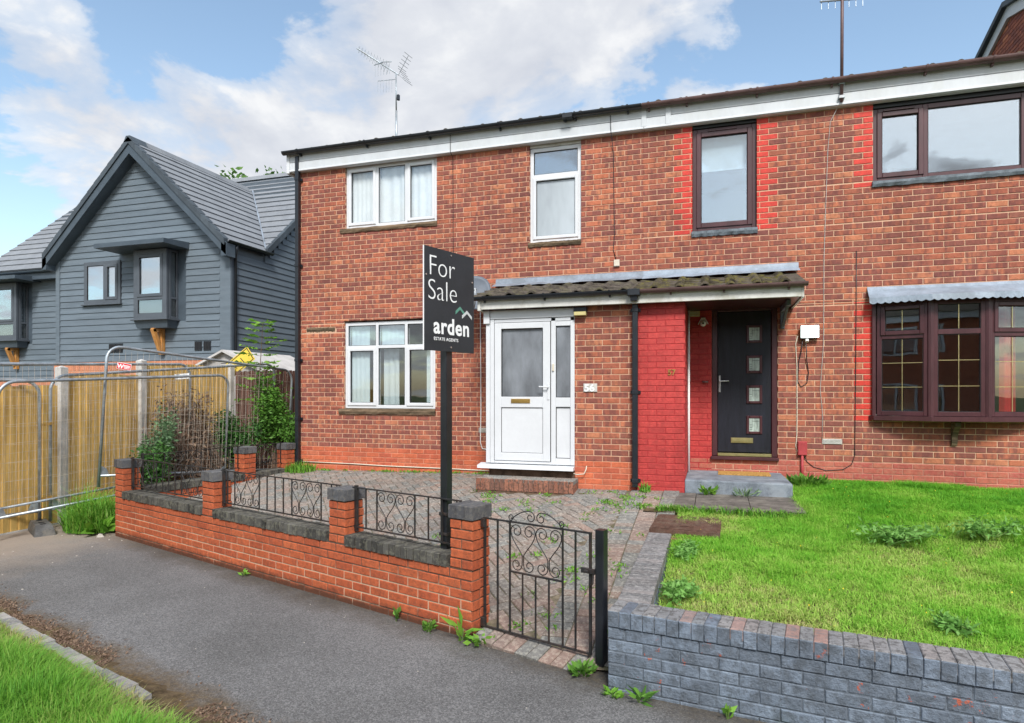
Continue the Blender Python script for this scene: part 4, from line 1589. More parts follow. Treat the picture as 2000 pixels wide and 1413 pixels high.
while y < 8.22:
    x = -2.97 + (.1 if r % 2 else 0)
    while x < -1.70:
        xa, xb = max(x, -2.97), min(x + .2, -1.675)
        if xb - xa > .04:
            sb.append((Vector(((xa + xb) / 2, y, .715)), Vector((1, 0, 0)), UP, xb - xa - .008, .092, .05, 'paver_grey' if rng.random() < .6 else 'paver'))
        x += .2
    y += .1
    r += 1
realize(sb, s56, 300, 'brick', 'brickwork', .005)
mh = thing('manhole_cover', 'rusty brown rectangular manhole cover at the lawn edge', 'manhole', (-.26, 6.75, .5))
Fm = frame((-.60, 6.36, 0), (1, -.03))
q = MB(Fm)
q.box(.0, .66, 0, .80, .46, .525)
fr_ = q.build('rim', 'rust_iron', mh)
q = MB(Fm)
q.box(.03, .63, .03, .77, .525, .534)
for k in range(9):
    for l in range(11):
        q.box(.06 + k * .063, .09 + k * .063, .06 + l * .063, .085 + l * .063, .534, .538)
for l in (.16, .62):
    q.box(.25, .41, l, l + .035, .538, .542)
q.build('plate', 'rust_iron', mh)
q = MB(Fm)
q.box(.12, .40, -.14, -.01, .40, .475)
q.build('base_bricks', 'brick_soldier', mh)
# ------------------------------------------------------------------ garden walls
def pier(root, F, s0, s1, y0, y1, zb, zc, zt, mk='brick_orange', cap='brick_blue', faces='fr', fz=None, core='mortar_dark'):
    p = MB(F)
    p.box(s0 + .008, s1 - .008, y0 + .008, y1 - .008, zb - .1, zc)
    pr = p.build('pier', core, root)
    bl = []
    F0 = frame(F(0, y0, 0), F.u)
    if 'f' in faces:
        bl += brick_face(F0, s0, s1, fz or zb, zc, zc - .075 * 20, [], lambda x, z, k: mk, phase=s0 - (.0 if True else 0), proud=0)
    FR = frame(F(s1, y0, 0), F.v, -F.u)
    if 'r' in faces:
        bl += brick_face(FR, .10, y1 - y0, zb, zc, zc - .075 * 20, [], lambda x, z, k: mk, phase=.1125 - .012, proud=0, depth=.06)
    FLf = frame(F(s0, y1, 0), -F.v, F.u)
    if 'l' in faces:
        bl += brick_face(FLf, 0, y1 - y0 - .10, zb, zc, zc - .075 * 20, [], lambda x, z, k: mk, proud=0, depth=.06)
    w = (s1 - s0 + .024) / 3
    for k in range(3):
        c = Vector(F(s0 - .012 + w * (k + .5), (y0 + y1) / 2, (zc + zt) / 2 + .003))
        bl.append((c, F.v, UP, y1 - y0 + .02, w - .006, zt - zc - .008, cap))
    return pr, bl


gwall = thing('garden_wall', 'low orange brick garden wall with four piers and dark coping along the footpath', 'garden wall', (-4.5, 5.4, 0))
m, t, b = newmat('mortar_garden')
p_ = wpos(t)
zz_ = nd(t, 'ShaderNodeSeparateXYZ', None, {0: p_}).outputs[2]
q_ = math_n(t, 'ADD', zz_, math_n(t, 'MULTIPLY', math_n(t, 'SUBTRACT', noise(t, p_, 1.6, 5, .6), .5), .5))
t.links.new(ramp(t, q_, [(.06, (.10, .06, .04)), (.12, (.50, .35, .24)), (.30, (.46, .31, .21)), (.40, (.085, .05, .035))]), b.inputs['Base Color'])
b.inputs['Roughness'].default_value = .95
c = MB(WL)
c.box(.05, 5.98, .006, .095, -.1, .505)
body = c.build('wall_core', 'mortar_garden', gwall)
bl = brick_face(WL, .03, 5.995, -.02, .505, .505 - .075 * 20, [], lambda x, z, k: 'brick_orange', proud=0, phase=.03)
PIERS = [(.03, .25), (2.166, 2.386), (4.326, 4.546), (5.775, 5.995)]
plist = []
for i, (a, b) in enumerate(PIERS):
    pr, q = pier(gwall, WL, a, b, 0, .22, .505 if i < 3 else -.02, .885, .995, faces='frl' if i < 3 else 'r')
    if i == 3:
        q += brick_face(WL, a, b, .505, .885, .885 - .075 * 20, [], lambda x, z, k: 'brick_orange', proud=0, phase=a)
    plist.append((pr, q))
for (a, _), (b, _) in zip([(p[1], 0) for p in PIERS], [(p[0], 0) for p in PIERS[1:]]):
    s = a + .004
    while s < b - .05:
        bl.append((Vector(WL(s + .034, .098 + rng.uniform(-.006, .006), .553 + rng.uniform(-.003, .003))), WL.v, UP, .218, .062, .094, 'brick_mossy'))
        s += .0705
realize(bl, body, 200, c=.005, tilt=.012)
for pr, q in plist:
    realize(q, pr, 25, c=.005)

DS = (SW1 - SW0).normalized()
NS = Vector((DS.y, -DS.x, 0))
LSF = frame(SW0 + NS * .24, DS, -NS)
swall = thing('garden_wall', 'short orange brick side wall running back to the corner of the white-windowed house', 'garden wall', (-7.0, 8, .3))
c = MB(LSF)
c.box(.20, 2.78, .008, .095, 0, .52)
sbody = c.build('wall_core', 'mortar_dark', swall)
bl = brick_face(LSF, .22, 2.78, .2, .52, .52 - .075 * 20, [], lambda x, z, k: 'brick_orange', proud=0)
pl2 = []
for a, b in ((1.80, 2.02), (2.62, 2.80)):
    F2 = frame(SW0 + NS * .24, DS, -NS)
    pr, q = pier(swall, F2, a, b, 0, .22, .3, .915, 1.02, faces='f')
    FN = frame(F2(a, .22, 0), -F2.v, F2.u)
    q += brick_face(FN, 0, .12, .3, .915, .915 - .075 * 20, [], lambda x, z, k: 'brick_orange', proud=0, depth=.06)
    pl2.append((pr, q))
for a, b in ((.26, 1.80), (2.02, 2.62)):
    s = a + .004
    while s < b - .05:
        bl.append((Vector(LSF(s + .034, .098, .57)), LSF.v, UP, .218, .062, .094, 'brick_mossy'))
        s += .0705
realize(bl, sbody, 120, c=.005, tilt=.012)
for pr, q in pl2:
    realize(q, pr, 30, c=.005)

# grey painted wall of the right-hand garden
brick_mat('brick_soldier_worn', [(.34, .185, .15), (.30, .19, .165), (.27, .20, .185)], None, 0, lichen=(.16, .15, .15), lichen_amt=.7, bump=1.2, jit_lichen=22)
gw = thing('garden_wall', 'low blue-grey painted brick wall around the lawn', 'garden wall', (1, 3.8, 0))
c = MB(GW)
c.box(.01, 5.6, .012, .20, -.15, .395)
gb_ = c.build('wall_core', 'mortar_grey', gw)
bl = brick_face(GW, 0, 5.6, -.08, .395, .395 - .075 * 20, [], lambda x, z, k: 'brick_grey_paint', proud=-.006, j=.006)
s = .002
while s < 5.55:
    mk = 'brick_soldier_worn' if (.25 < s < 1.3 and rng.random() < .4) else ('brick_worn_cap' if rng.random() < .92 else 'brick_grey_paint')
    bl.append((Vector(GW(s + .0355, .108, .470)), GW.v, UP, .216, .0712, .064, mk))
    bl.append((Vector(GW(s + .0355, .05, .447)), Vector((0, 0, 1)), -GW.v, .100, .0705, .11, 'brick_grey_paint'))
    s += .0725
realize(bl, gb_, 260, c=.005, jit=.003, tilt=.02)
sg = MB()
sg.box(-.592, -.393, 4.14, 6.30, -.1, .425)
sgw = sg.build('side_wall', 'mortar_grey', gw)
bl = []
y = 4.16
while y < 6.28:
    bl.append((Vector((-.4925, y + .034, .463)), Vector((1, 0, 0)), UP, .214, .0705, .075, 'brick_worn_side'))
    y += .072
RS = frame((-.385, 4.15, 0), (0, 1))
bl += brick_face(RS, .05, 2.15, .2, .425, .425 - .075 * 20, [], lambda x, z, k: 'brick_grey_paint', depth=.03, proud=0)
LS2 = frame((-.60, 6.3, 0), (0, -1))
bl += brick_face(LS2, 0, 2.1, -.05, .425, .425 - .075 * 20, [], lambda x, z, k: 'brick_grey_paint', depth=.03, proud=0)
realize(bl, sgw, 40, c=.005, jit=.002)


# ------------------------------------------------------------------ ironwork
def lyre_half(xc, z0, z1, w, sgn):
    """one side of a lyre scroll: curl at the top, waist, curl at the foot"""
    h = z1 - z0
    pts = []
    R1 = w * .235
    c1 = (xc + sgn * w * .25, z1 - R1 - .004)
    for i in range(20):
        t = i / 19
        an = (math.pi * (2.6 - 2.6 * t))
        r = R1 * (.28 + .72 * t)
        pts.append((c1[0] + sgn * r * math.cos(an), c1[1] + r * math.sin(an)))
    a = pts[-1]
    R2 = w * .22
    c2 = (xc + sgn * w * .25, z0 + R2 + .004)
    waist = (xc + sgn * .006, z0 + h * .34)
    e = (xc + sgn * (w * .25 - R2), c2[1])
    for i in range(1, 10):
        t = i / 10
        p1, p2 = (a[0], a[1] - h * .20), (waist[0] + sgn * w * .12, waist[1] + h * .16)
        b = [(1 - t) ** 3, 3 * t * (1 - t) ** 2, 3 * t * t * (1 - t), t ** 3]
        pts.append((b[0] * a[0] + b[1] * p1[0] + b[2] * p2[0] + b[3] * waist[0], b[0] * a[1] + b[1] * p1[1] + b[2] * p2[1] + b[3] * waist[1]))
    pts.append(waist)
    pts.append(((waist[0] + e[0]) / 2, (waist[1] + e[1]) / 2))
    for i in range(18):
        t = i / 17
        an = math.pi * (1 + 2.5 * t)
        r = R2 * (1 - .70 * t)
        pts.append((c2[0] + sgn * r * math.cos(an), c2[1] + r * math.sin(an)))
    return pts


def scroll_panel(root, F, x0, x1, z0, z1, y, n=2, r=.0042):
    w = (x1 - x0) / n
    for k in range(n):
        m = MB(F)
        xc = x0 + w * (k + .5)
        for sg_ in (-1, 1):
            m.tube([(p[0], y, p[1]) for p in lyre_half(xc, z0, z1, w, sg_)], r, 5)
        ob = m.build('scroll', 'iron', root, True)


def tubes_w(F, pts):
    return [F(*p) for p in pts]


def railing(label, F, s0, s1, y, z0, z1, spec, group='iron railing panels'):
    o = F((s0 + s1) / 2, y, z0)
    root = thing('railing_panel', label, 'railing', o, group)
    for nm, z in (('top_rail', z1), ('bottom_rail', z0)):
        m = MB(F)
        m.box(s0 - .03, s1 + .03, y - .010, y + .010, z - .005, z + .005)
        m.build(nm, 'iron', root)
    m = MB(F)
    m.box(s0 + .0, s0 + .03, y - .012, y + .012, z0 - .04, z1 + .02)
    m.build('stile', 'iron', root)
    x = s0 + .015
    tot = sum(q if isinstance(q, (int, float)) else q[1] for q in spec)
    k = (s1 - s0 - .03) / tot
    for q in spec:
        if isinstance(q, tuple):
            scroll_panel(root, F, x, x + q[1] * k, z0 + .005, z1 - .005, y)
            x += q[1] * k
        else:
            x += q * k
        m = MB(F)
        m.box(x - .005, x + .005, y - .005, y + .005, z0 + .005, z1 - .005)
        m.build('bar', 'iron', root)
    return root


S = ('s', .36)
railing('black scroll railing panel at the fence end of the orange wall', WL, .26, 2.156, .11, .655, 1.005, [.1, S, .11, .11, .11, .11, S, .11])
railing('black scroll railing panel in the middle of the orange wall', WL, 2.396, 4.316, .11, .655, 1.005, [.06, .11, S, .11, .11, .11, .11, S, .12, .06])
railing('black scroll railing panel beside the for sale post', WL, 4.556, 5.765, .11, .655, 1.005, [.10, .11, S, .12, .12, .12])
railing('black scroll railing panel on the side wall near the shrubs', LSF, .28, 1.79, .11, .70, 1.03, [.1, .1, S, .1, .1, .1, .1])
railing('short black scroll railing panel against the house corner', LSF, 2.03, 2.61, .11, .70, 1.03, [.08, S, .08])

gate = thing('garden_gate', 'black wrought iron garden gate with heart scrolls, closed', 'gate', WL(6.6, .08, .1))
GY = .11
gx = [6.031, 6.153, 6.266, 6.721, 6.824, 6.940]
for nm, zz, xa, xb in (('top_rail', .900, 6.02, 6.95), ('bottom_rail', .080, 6.02, 6.95), ('middle_rail', .534, 6.266, 6.721)):
    m = MB(WL)
    m.box(xa, xb, GY - .008, GY + .008, zz - .006, zz + .006)
    m.build(nm, 'iron', gate)
for i, x in enumerate(gx):
    m = MB(WL)
    w_ = .009 if i in (0, 5) else .005
    m.box(x - w_, x + w_, GY - .007, GY + .007, .086, .894)
    m.build('stile' if i in (0, 5) else 'bar', 'iron', gate)
for x in (6.380, 6.494, 6.607):
    m = MB(WL)
    m.box(x - .005, x + .005, GY - .005, GY + .005, .086, .528)
    m.build('bar', 'iron', gate)
scroll_panel(gate, WL, 6.272, 6.715, .541, .894, GY, 2)
m = MB(WL)
for sg_ in (-1, 1):
    pts = []
    xc = 6.494
    for i in range(16):
        t = i / 15
        an = math.pi * (2.4 - 2.0 * t) if sg_ > 0 else math.pi * (2.4 - 2.0 * t)
        r = .034 * (.3 + .7 * t)
        pts.append((xc + sg_ * (.048 + r * math.cos(an)), .950 + r * math.sin(an)))
    a = pts[-1]
    pts = []
    for i in range(18):
        t = i / 17
        r = .042 * (.28 + .72 * t)
        an = math.pi * (2.9 - 2.4 * t)
        pts.append((xc + sg_ * (.046 + r * math.cos(an)), .950 + r * math.sin(an)))
    a = pts[-1]
    e = (xc + sg_ * .215, .920)
    for i in range(1, 9):
        t = i / 9
        pts.append((a[0] + (e[0] - a[0]) * t, a[1] + (e[1] - a[1]) * (t ** 1.3) + .012 * math.sin(math.pi * t)))
    for i in range(14):
        t = i / 13
        r = .026 * (1 - .65 * t)
        an = math.pi * (1.5 + 2.2 * t)
        pts.append((xc + sg_ * (.215 + r * math.cos(an)), .933 + r * math.sin(an)))
    m.tube([(p[0], GY, p[1]) for p in pts], .0042, 5)
m.build('crest_scroll', 'iron', gate, True)
m = MB(WL)
m.bbox(6.88, 6.985, GY - .028, GY - .009, .63, .665, .003)
m.bbox(6.915, 6.945, GY - .05, GY - .028, .638, .657, .003)
m.tube([(6.972, GY - .02, .63), (6.972, GY - .03, .57), (6.955, GY - .02, .555)], .007, 6)
m.build('latch', 'iron', gate)
for z in (.11, .865):
    m = MB(WL)
    m.bbox(5.997, 6.036, GY - .016, GY + .016, z - .035, z + .035, .004)
    m.build('hinge', 'iron', gate)
gp = MB(WL)
gp.bbox(6.99, 7.053, .08, .145, -.05, .934, .005)
gp.add([(6.99, .08, .9345), (7.053, .08, .9345), (7.053, .145, .9345), (6.99, .145, .9345)], [(0, 1, 2, 3)])
tag(gp.build('gate_post', 'black_gloss'), 'square black metal gate post beside the grey painted wall', 'post')

# ------------------------------------------------------------------ for sale sign
sp = Vector(WL(5.598, .155, 0))
SF = frame(sp, NW)                      # board reads along NW, faces along DW
sign = thing('for_sale_sign', 'black for sale board on a tall square post behind the orange wall', 'sign', (sp.x, sp.y, .55))
m = MB(frame(sp, DW))
m.bbox(-.034, .034, -.034, .034, .50, 2.985, .004)
m.build('post', 'black_gloss', sign)
m = MB(SF)
m.box(-.31, .29, -.052, -.042, 2.18, 2.98)
board = m.build('board', 'sign_black', sign)
m = MB(SF)
m.box(-.3125, -.3105, -.0525, -.0415, 2.18, 2.98)
m.build('board_edge', 'sign_white', board)
text('For', .232, SF, -.268, -.0535, 2.762, 'sign_white', board, -.0042, .97)
text('Sale', .232, SF, -.276, -.0535, 2.575, 'sign_white', board, -.0042, .97)
text('arden', .178, SF, -.205, -.0535, 2.318, 'sign_white', board, .0042, .98, spacing=1.09)
text('ESTATE AGENTS', .036, SF, -.203, -.0535, 2.262, 'sign_white', board, .0003, 1.0, spacing=1.12)


def chevron(F, x, z, w, h, th, mat, parent, y=-.0535, right=1.0):
    m_ = MB(F)
    m_.prism([(x, z), (x + w / 2, z + h), (x + w * right, z), (x + w * right, z - th), (x + w / 2, z + h - th), (x, z - th)], lambda a, b: (a, y - .0008, b), lambda a, b: (a, y + .001, b))
    return m_.build('roof_mark', mat, parent)


chevron(SF, .055, 2.512, .11, .042, .026, 'sign_green', board)
chevron(SF, .135, 2.484, .125, .045, .026, 'sign_grey', board, -.0540)
for x, z in ((.0, 2.95), (.0, 2.215), (-.29, 2.76), (.265, 2.77)):
    m = MB(SF)
    m.tube([(x, -.052, z), (x, -.057, z)], .007, 8)
    m.build('bolt', 'steel', board)
for z in (.88, .72):
    m = MB(frame(sp, DW))
    m.bbox(-.042, .042, -.042, .042, z - .012, z + .012, .003)
    m.build('strap', 'iron', sign)

# ------------------------------------------------------------------ things on the house walls
def plate(root, F, x0, x1, y0, y1, z0, z1, mat, name, c=.004):
    m_ = MB(F)
    m_.bbox(x0, x1, y0, y1, z0, z1, c)
    return m_.build(name, mat, root)


n56 = thing('house_number', 'pale metal number 56 plate beside the white door', 'number sign', (-1.52, 8.24, 1.9))
plate(n56, PF, -1.617, -1.437, -.018, -.006, 1.863, 1.972, 'concrete_post', 'plate')
text('56', .125, PF, -1.606, -.021, 1.873, 'white_plastic', n56, .004, 1.08, name='numerals', ext=.003)
n57 = thing('house_number', 'brass numerals 57 on the red painted porch wall', 'number sign', (-.5, 8.24, 2.1))
text('57', .10, PF, -.548, -.010, 2.075, 'brass', n57, .002, .95, name='numerals', ext=.004)
lamp = thing('bulkhead_lamp', 'small amber security lamp at the head of the white door', 'lamp', (-1.66, 8.2, 2.9))
plate(lamp, PF, -1.735, -1.565, -.085, -.008, 2.905, 2.962, 'black_plastic', 'housing')
plate(lamp, PF, -1.728, -1.572, -.095, -.01, 2.855, 2.903, 'amber_glass', 'diffuser')
fl = thing('flood_lamp', 'lit white flood lamp on the brick wall beside the black door', 'lamp', (1.2, 9.15, 2.6))
plate(fl, WF, 1.085, 1.31, -.085, -.045, 2.565, 2.735, 'black_plastic', 'housing')
plate(fl, WF, 1.092, 1.303, -.092, -.086, 2.572, 2.728, 'lamp_lit', 'lens')
m = MB(WF)
m.tube([(1.165, -.03, 2.562), (1.165, -.06, 2.545), (1.165, -.075, 2.52)], .022, 10)
m.build('sensor', 'white_plastic', fl)
plate(fl, WF, 1.17, 1.22, -.044, -.006, 2.62, 2.68, 'black_plastic', 'bracket')
cm = thing('security_camera', 'small white security camera on the dark red wall by the black door', 'camera', (-.13, 9.1, 2.83))
m = MB(WF)
for k in range(9):
    pass
lat = []
for i in range(7):
    an = math.pi * i / 6
    lat.append((-.135, -.05 - .045 * math.cos(an) * 1.0, 2.80))
m.tube([(-.135, -.10, 2.80), (-.135, -.092, 2.80), (-.135, -.07, 2.80), (-.135, -.045, 2.80), (-.135, -.03, 2.80)], .03, 14, rs=[.012, .032, .042, .036, .02])
m.build('body', 'white_plastic', cm, True)
plate(cm, WF, -.165, -.105, -.03, -.006, 2.82, 2.885, 'white_plastic', 'bracket')
m = MB(WF)
m.tube([(-.135, -.103, 2.80), (-.135, -.1005, 2.80)], .014, 10)
m.build('lens', 'gasket', cm)
for sg_ in (-1, 1):
    m = MB(WF)
    m.bar(WF(-.135 + sg_ * .03, -.05, 2.86) if False else (-.135 + sg_ * .03, -.05, 2.86), (-.135 + sg_ * .065, -.06, 2.79), .012, .012)
    m.build('antenna', 'white_plastic', cm)
mb_ = thing('meter_box', 'red painted meter box on a pipe at the foot of the brick wall', 'meter box', (1.11, 9.15, .7))
plate(mb_, WF, 1.058, 1.170, -.055, -.006, 1.03, 1.212, 'meter_red', 'box', .008)
m = MB(WF)
m.tube([(1.112, -.03, 1.03), (1.112, -.03, .66)], .018, 10)
m.build('pipe', 'meter_red', mb_, True)
for nm, x0, x1, z0_, z1_, lb, hs in (('air_vent', 1.352, 1.59, 1.182, 1.252, 'pale louvred air vent low on the brick wall beside the meter box', 0), ('air_vent', -3.43, -3.20, 1.243, 1.318, 'pale air vent low on the brick wall beside the white door', 0)):
    av = thing(nm, lb, 'vent', ((x0 + x1) / 2, 9.19, z0_), 'air vents')
    plate(av, WF, x0, x1, -.012, -.002, z0_, z1_, 'stone_pale', 'plate', .003)
    for k in range(4):
        z = z0_ + .012 + k * (z1_ - z0_ - .024) / 3
        plate(av, WF, x0 + .015, x1 - .015, -.018, -.0125, z - .004, z + .004, 'white_dirty', 'slat', .001)
jb = thing('junction_box', 'small cream cable box on the wall above the porch roof', 'box', (-1.30, 9.18, 3.7))
plate(jb, WF, -1.36, -1.28, -.04, -.006, 3.66, 3.755, 'cream_cable', 'cover', .006)
lv = thing('louvre_vent', 'small cream louvre vent under the porch roof beside the black door', 'vent', (-.25, 9.18, 2.93))
plate(lv, WF, -.33, -.18, -.02, -.006, 2.905, 2.982, 'amber_glass', 'cover', .003)
for k in range(3):
    plate(lv, WF, -.315, -.195, -.026, -.0205, 2.917 + k * .022, 2.925 + k * .022, 'white_dirty', 'slat', .001)
hook = thing('wall_bracket', 'small brown peg on the dark red wall beside the black door', 'bracket', (-.1, 9.17, 1.98))
m = MB(WF)
m.tube([(-.14, -.006, 2.005), (-.14, -.04, 2.005), (-.07, -.045, 2.0)], .013, 8)
m.build('peg', 'brown_gutter', hook, True)


def cable(label, pts, r, mat, name='cable', n=5):
    m_ = MB()
    m_.tube(pts, r, n)
    return tag(m_.build(name, mat, None, True), label, 'cable')


def wl(pts, F=WF, y=-.012):
    return [F(p[0], y if len(p) < 3 else p[2], p[1]) for p in pts]


cable('thin dark cable dropping from the eaves above the for sale board', wl([(-3.86, 5.82, -.10), (-3.86, 5.56, -.10), (-3.855, 5.5), (-3.85, 4.9), (-3.85, 4.3), (-3.84, 3.6), (-3.62, 3.33)]), .005, 'black_plastic')
cable('dark cable dropping from the eaves to the cream cable box', wl([(-1.40, 5.80, -.10), (-1.39, 5.56, -.10), (-1.37, 5.3), (-1.36, 4.6), (-1.355, 4.1), (-1.37, 3.9), (-1.33, 3.75)]), .005, 'black_plastic')
cable('grey cable dropping down the brick wall past the flood lamp', wl([(1.56, 5.6, -.06), (1.45, 5.38), (1.42, 5.0), (1.40, 4.4), (1.375, 3.6), (1.37, 2.5), (1.33, 1.9), (1.36, 1.55), (1.352, 1.24)]), .0035, 'concrete_post')
cable('long black cable hanging beside the bay window down to the meter box', wl([(1.755, 3.68), (1.752, 3.0), (1.745, 2.0), (1.735, 1.05), (1.70, .93), (1.60, .86), (1.40, .84), (1.25, .88), (1.17, .95), (1.13, 1.05)]), .0045, 'black_plastic')
cable('cream cable running from the flood lamp down to the meter box', wl([(1.06, 2.60, -.02), (1.035, 2.5), (1.05, 2.2), (1.052, 1.6), (1.05, 1.3), (1.035, 1.15), (1.065, 1.06)]), .006, 'cream_cable')
cable('looped black lead hanging below the flood lamp', wl([(1.12, 2.57, -.04), (1.10, 2.4, -.03), (1.07, 2.25), (1.06, 2.0), (1.10, 1.93), (1.17, 1.98), (1.19, 2.12), (1.165, 2.3, -.03), (1.155, 2.5, -.06)]), .006, 'black_plastic')
cable('white cable on the brick wall beside the white door', wl([(-3.40, 3.2), (-3.395, 2.5), (-3.39, 1.6), (-3.40, 1.1), (-3.37, 1.0), (-3.25, .985), (-2.99, .975)]), .008, 'white_plastic')
cable('white pipe run along the foot of the brick wall', wl([(-6.58, .70, -.016), (-5.6, .694, -.016), (-5.0, .68, -.016), (-4.0, .675, -.016), (-3.06, .664, -.016)]), .009, 'cream_cable', 'pipe')
cable('white conduit in the corner of the red porch wall', [(-.318, 8.93, .79), (-.318, 8.93, 1.6), (-.318, 8.93, 2.96)], .016, 'white_plastic', 'pipe', 8)
cable('bent white overflow pipe stub beside the white doorstep', [PF(-1.74, -.05, .80), PF(-1.70, -.06, .79), PF(-1.60, -.06, .80), PF(-1.575, -.05, .86), PF(-1.575, -.02, .90)], .007, 'cream_cable', 'pipe')

dish = thing('satellite_dish', 'blue-grey satellite dish on the wall behind the for sale board', 'satellite dish', (-3.55, 9.1, 3.3))
m = MB()
dc = Vector((-3.36, 8.76, 3.32))
dn = Vector((.42, -.86, .28)).normalized()
du = UP.cross(dn).normalized()
dv = dn.cross(du)
vs, fs = [], []
RN = 7
for i in range(RN + 1):
    r = i / RN
    for k in range(24):
        an = 2 * math.pi * k / 24
        cx_, cy_ = math.cos(an), math.sin(an)
        q = (abs(cx_) ** 3 + abs(cy_) ** 3) ** (-1 / 3)
        vs.append(tuple(dc + du * (cx_ * q * r * .27) + dv * (cy_ * q * r * .27) + dn * (.05 * r * r - .05)))
for i in range(RN):
    for k in range(24):
        fs.append((i * 24 + k, i * 24 + (k + 1) % 24, (i + 1) * 24 + (k + 1) % 24, (i + 1) * 24 + k))
m.add(vs, fs)
ob = m.build('reflector', 'dish_grey', dish, True)
sm = ob.modifiers.new('thick', 'SOLIDIFY')
sm.thickness = .006
m = MB()
m.tube([tuple(dc - dn * .05), (-3.45, 9.05, 3.3), (-3.45, 9.19, 3.3)], .018, 8)
m.build('mount', 'galvanised', dish, True)
m = MB()
m.tube([tuple(dc - dv * .28), tuple(dc - dv * .30 + dn * .25), tuple(dc - dv * .12 + dn * .36)], .010, 6)
m.tube([tuple(dc - dv * .12 + dn * .36), tuple(dc - dv * .10 + dn * .30)], .022, 8)
m.build('feed_arm', 'galvanised', dish, True)

# aerials
ae = thing('tv_aerial', 'grey tv aerial on a thin mast above the white-windowed house', 'aerial', (-5.26, 10, 6.2))
m = MB()
m.tube([(-5.256, 10, 5.9), (-5.256, 10, 6.75)], .019, 8)
m.tube([(-5.256, 10, 6.75), (-5.262, 10, 7.40)], .013, 8)
m.build('mast', 'galvanised', ae, True)
m = MB()
b0, b1 = Vector((-5.22, 10.02, 7.38)), Vector((-6.0, 9.95, 7.93))
m.tube([b0, b1], .012, 6)
m.build('boom', 'galvanised', ae)
bd = (b1 - b0).normalized()
bp_ = Vector((.15, .96, .2)).normalized()
for k in range(11):
    m = MB()
    p = b0 + (b1 - b0) * (.25 + .07 * k)
    L_ = .10 - .004 * k
    q = Vector((.35, -.1, 1)).normalized()
    m.tube([p - q * L_, p + q * L_], .0035, 5)
    m.tube([p - Vector((-.35, .1, 1)).normalized() * L_, p + Vector((-.35, .1, 1)).normalized() * L_], .0035, 5)
    m.build('element', 'galvanised', ae)
for sg_ in (-1, 1):
    m = MB()
    for k in range(5):
        z = .02 + .055 * k
        a = b0 + Vector((.05 + .03 * k, -.12, sg_ * z + .05 + .02))
        m.tube([a, a + Vector((.02, .26, .02))], .004, 5)
    m.tube([b0, b0 + Vector((.19, 0, sg_ * .24 + .07))], .005, 5)
    m.build('reflector', 'galvanised', ae)
m = MB()
m.tube([(-5.26, 10, 7.3), (-5.60, 9.98, 7.31)], .006, 5)
m.tube([(-5.35, 10, 7.62), (-5.5, 9.98, 7.63), (-5.68, 9.98, 7.60)], .009, 5)
for k in range(6):
    m.tube([(-5.33 - .055 * k, 9.98, 7.31), (-5.33 - .055 * k, 9.98, 7.31 - .24 + .01 * k)], .003, 4)
    m.tube([(-5.38 - .055 * k, 9.98, 7.61), (-5.38 - .055 * k, 9.98, 7.40)], .003, 4)
m.build('lower_array', 'galvanised', ae)
plate(ae, frame((0, 10, 0), (1, 0)), -5.235, -5.195, -.03, .02, 6.93, 7.02, 'black_plastic', 'amplifier')
a2 = thing('tv_aerial', 'tall plain aerial mast fixed to the eaves of the brown-windowed house', 'aerial', (1.57, 9.1, 5.6))
m = MB()
m.tube([(1.565, 9.085, 5.58), (1.575, 9.085, 7.6)], .020, 8)
m.build('mast', 'brown_gutter', a2, True)
m = MB()
m.tube([(1.30, 9.0, 6.86), (1.85, 9.2, 6.92)], .011, 6)
for k in range(7):
    p = Vector((1.32 + .085 * k, 9.02 + .03 * k, 6.865 + .01 * k))
    m.tube([p + Vector((0, 0, -.10)), p + Vector((0, 0, .10))], .005, 5)
m.build('boom', 'galvanised', a2)
m = MB()
m.bbox(1.53, 1.60, 9.06, 9.115, 5.62, 5.66, .004)
m.build('clamp', 'galvanised', a2)
m = MB()
m.bbox(1.53, 1.60, 9.06, 9.115, 5.80, 5.84, .004)
m.build('clamp', 'galvanised', a2)

# ------------------------------------------------------------------ timber fences
fence = thing('timber_fence', 'new golden timber board fence with concrete posts beside the building site', 'fence', (-8.85, 7.5, .1))
FX = frame((-8.85, 0, 0), (0, 1))       # x = world Y, y towards -X, faces +X
for ya, yb, zb, zt in ((2.6, 6.70, .02, 1.95), (6.82, 8.03, .08, 2.14), (8.16, 10.03, .2, 2.35)):
    y = ya
    while y < yb - .02:
        m = MB(FX)
        o_ = rng.uniform(-.003, .003)
        dz = rng.uniform(-.012, .008)
        w_ = min(.118, yb - y)
        m.add([(y, -.014 + o_, zb), (y + w_, -.004 + o_, zb), (y + w_, .008, zb), (y, .0, zb), (y, -.014 + o_, zt + dz), (y + w_, -.004 + o_, zt + dz), (y + w_, .008, zt + dz), (y, .0, zt + dz)],
              [(0, 1, 5, 4), (1, 2, 6, 5), (2, 3, 7, 6), (3, 0, 4, 7), (4, 5, 6, 7)])
        m.build('board', 'fence_wood', fence)
        y += .105
    for z in (zb + .25, (zb + zt) / 2, zt - .25):
        m = MB(FX)
        m.box(ya, yb, .01, .05, z - .03, z + .03)
        m.build('rail', 'fence_wood', fence)
    m = MB(FX)
    m.box(ya, yb, -.028, .012, zb - .3, zb - .003)
    m.build('gravel_board', 'concrete_post', fence)
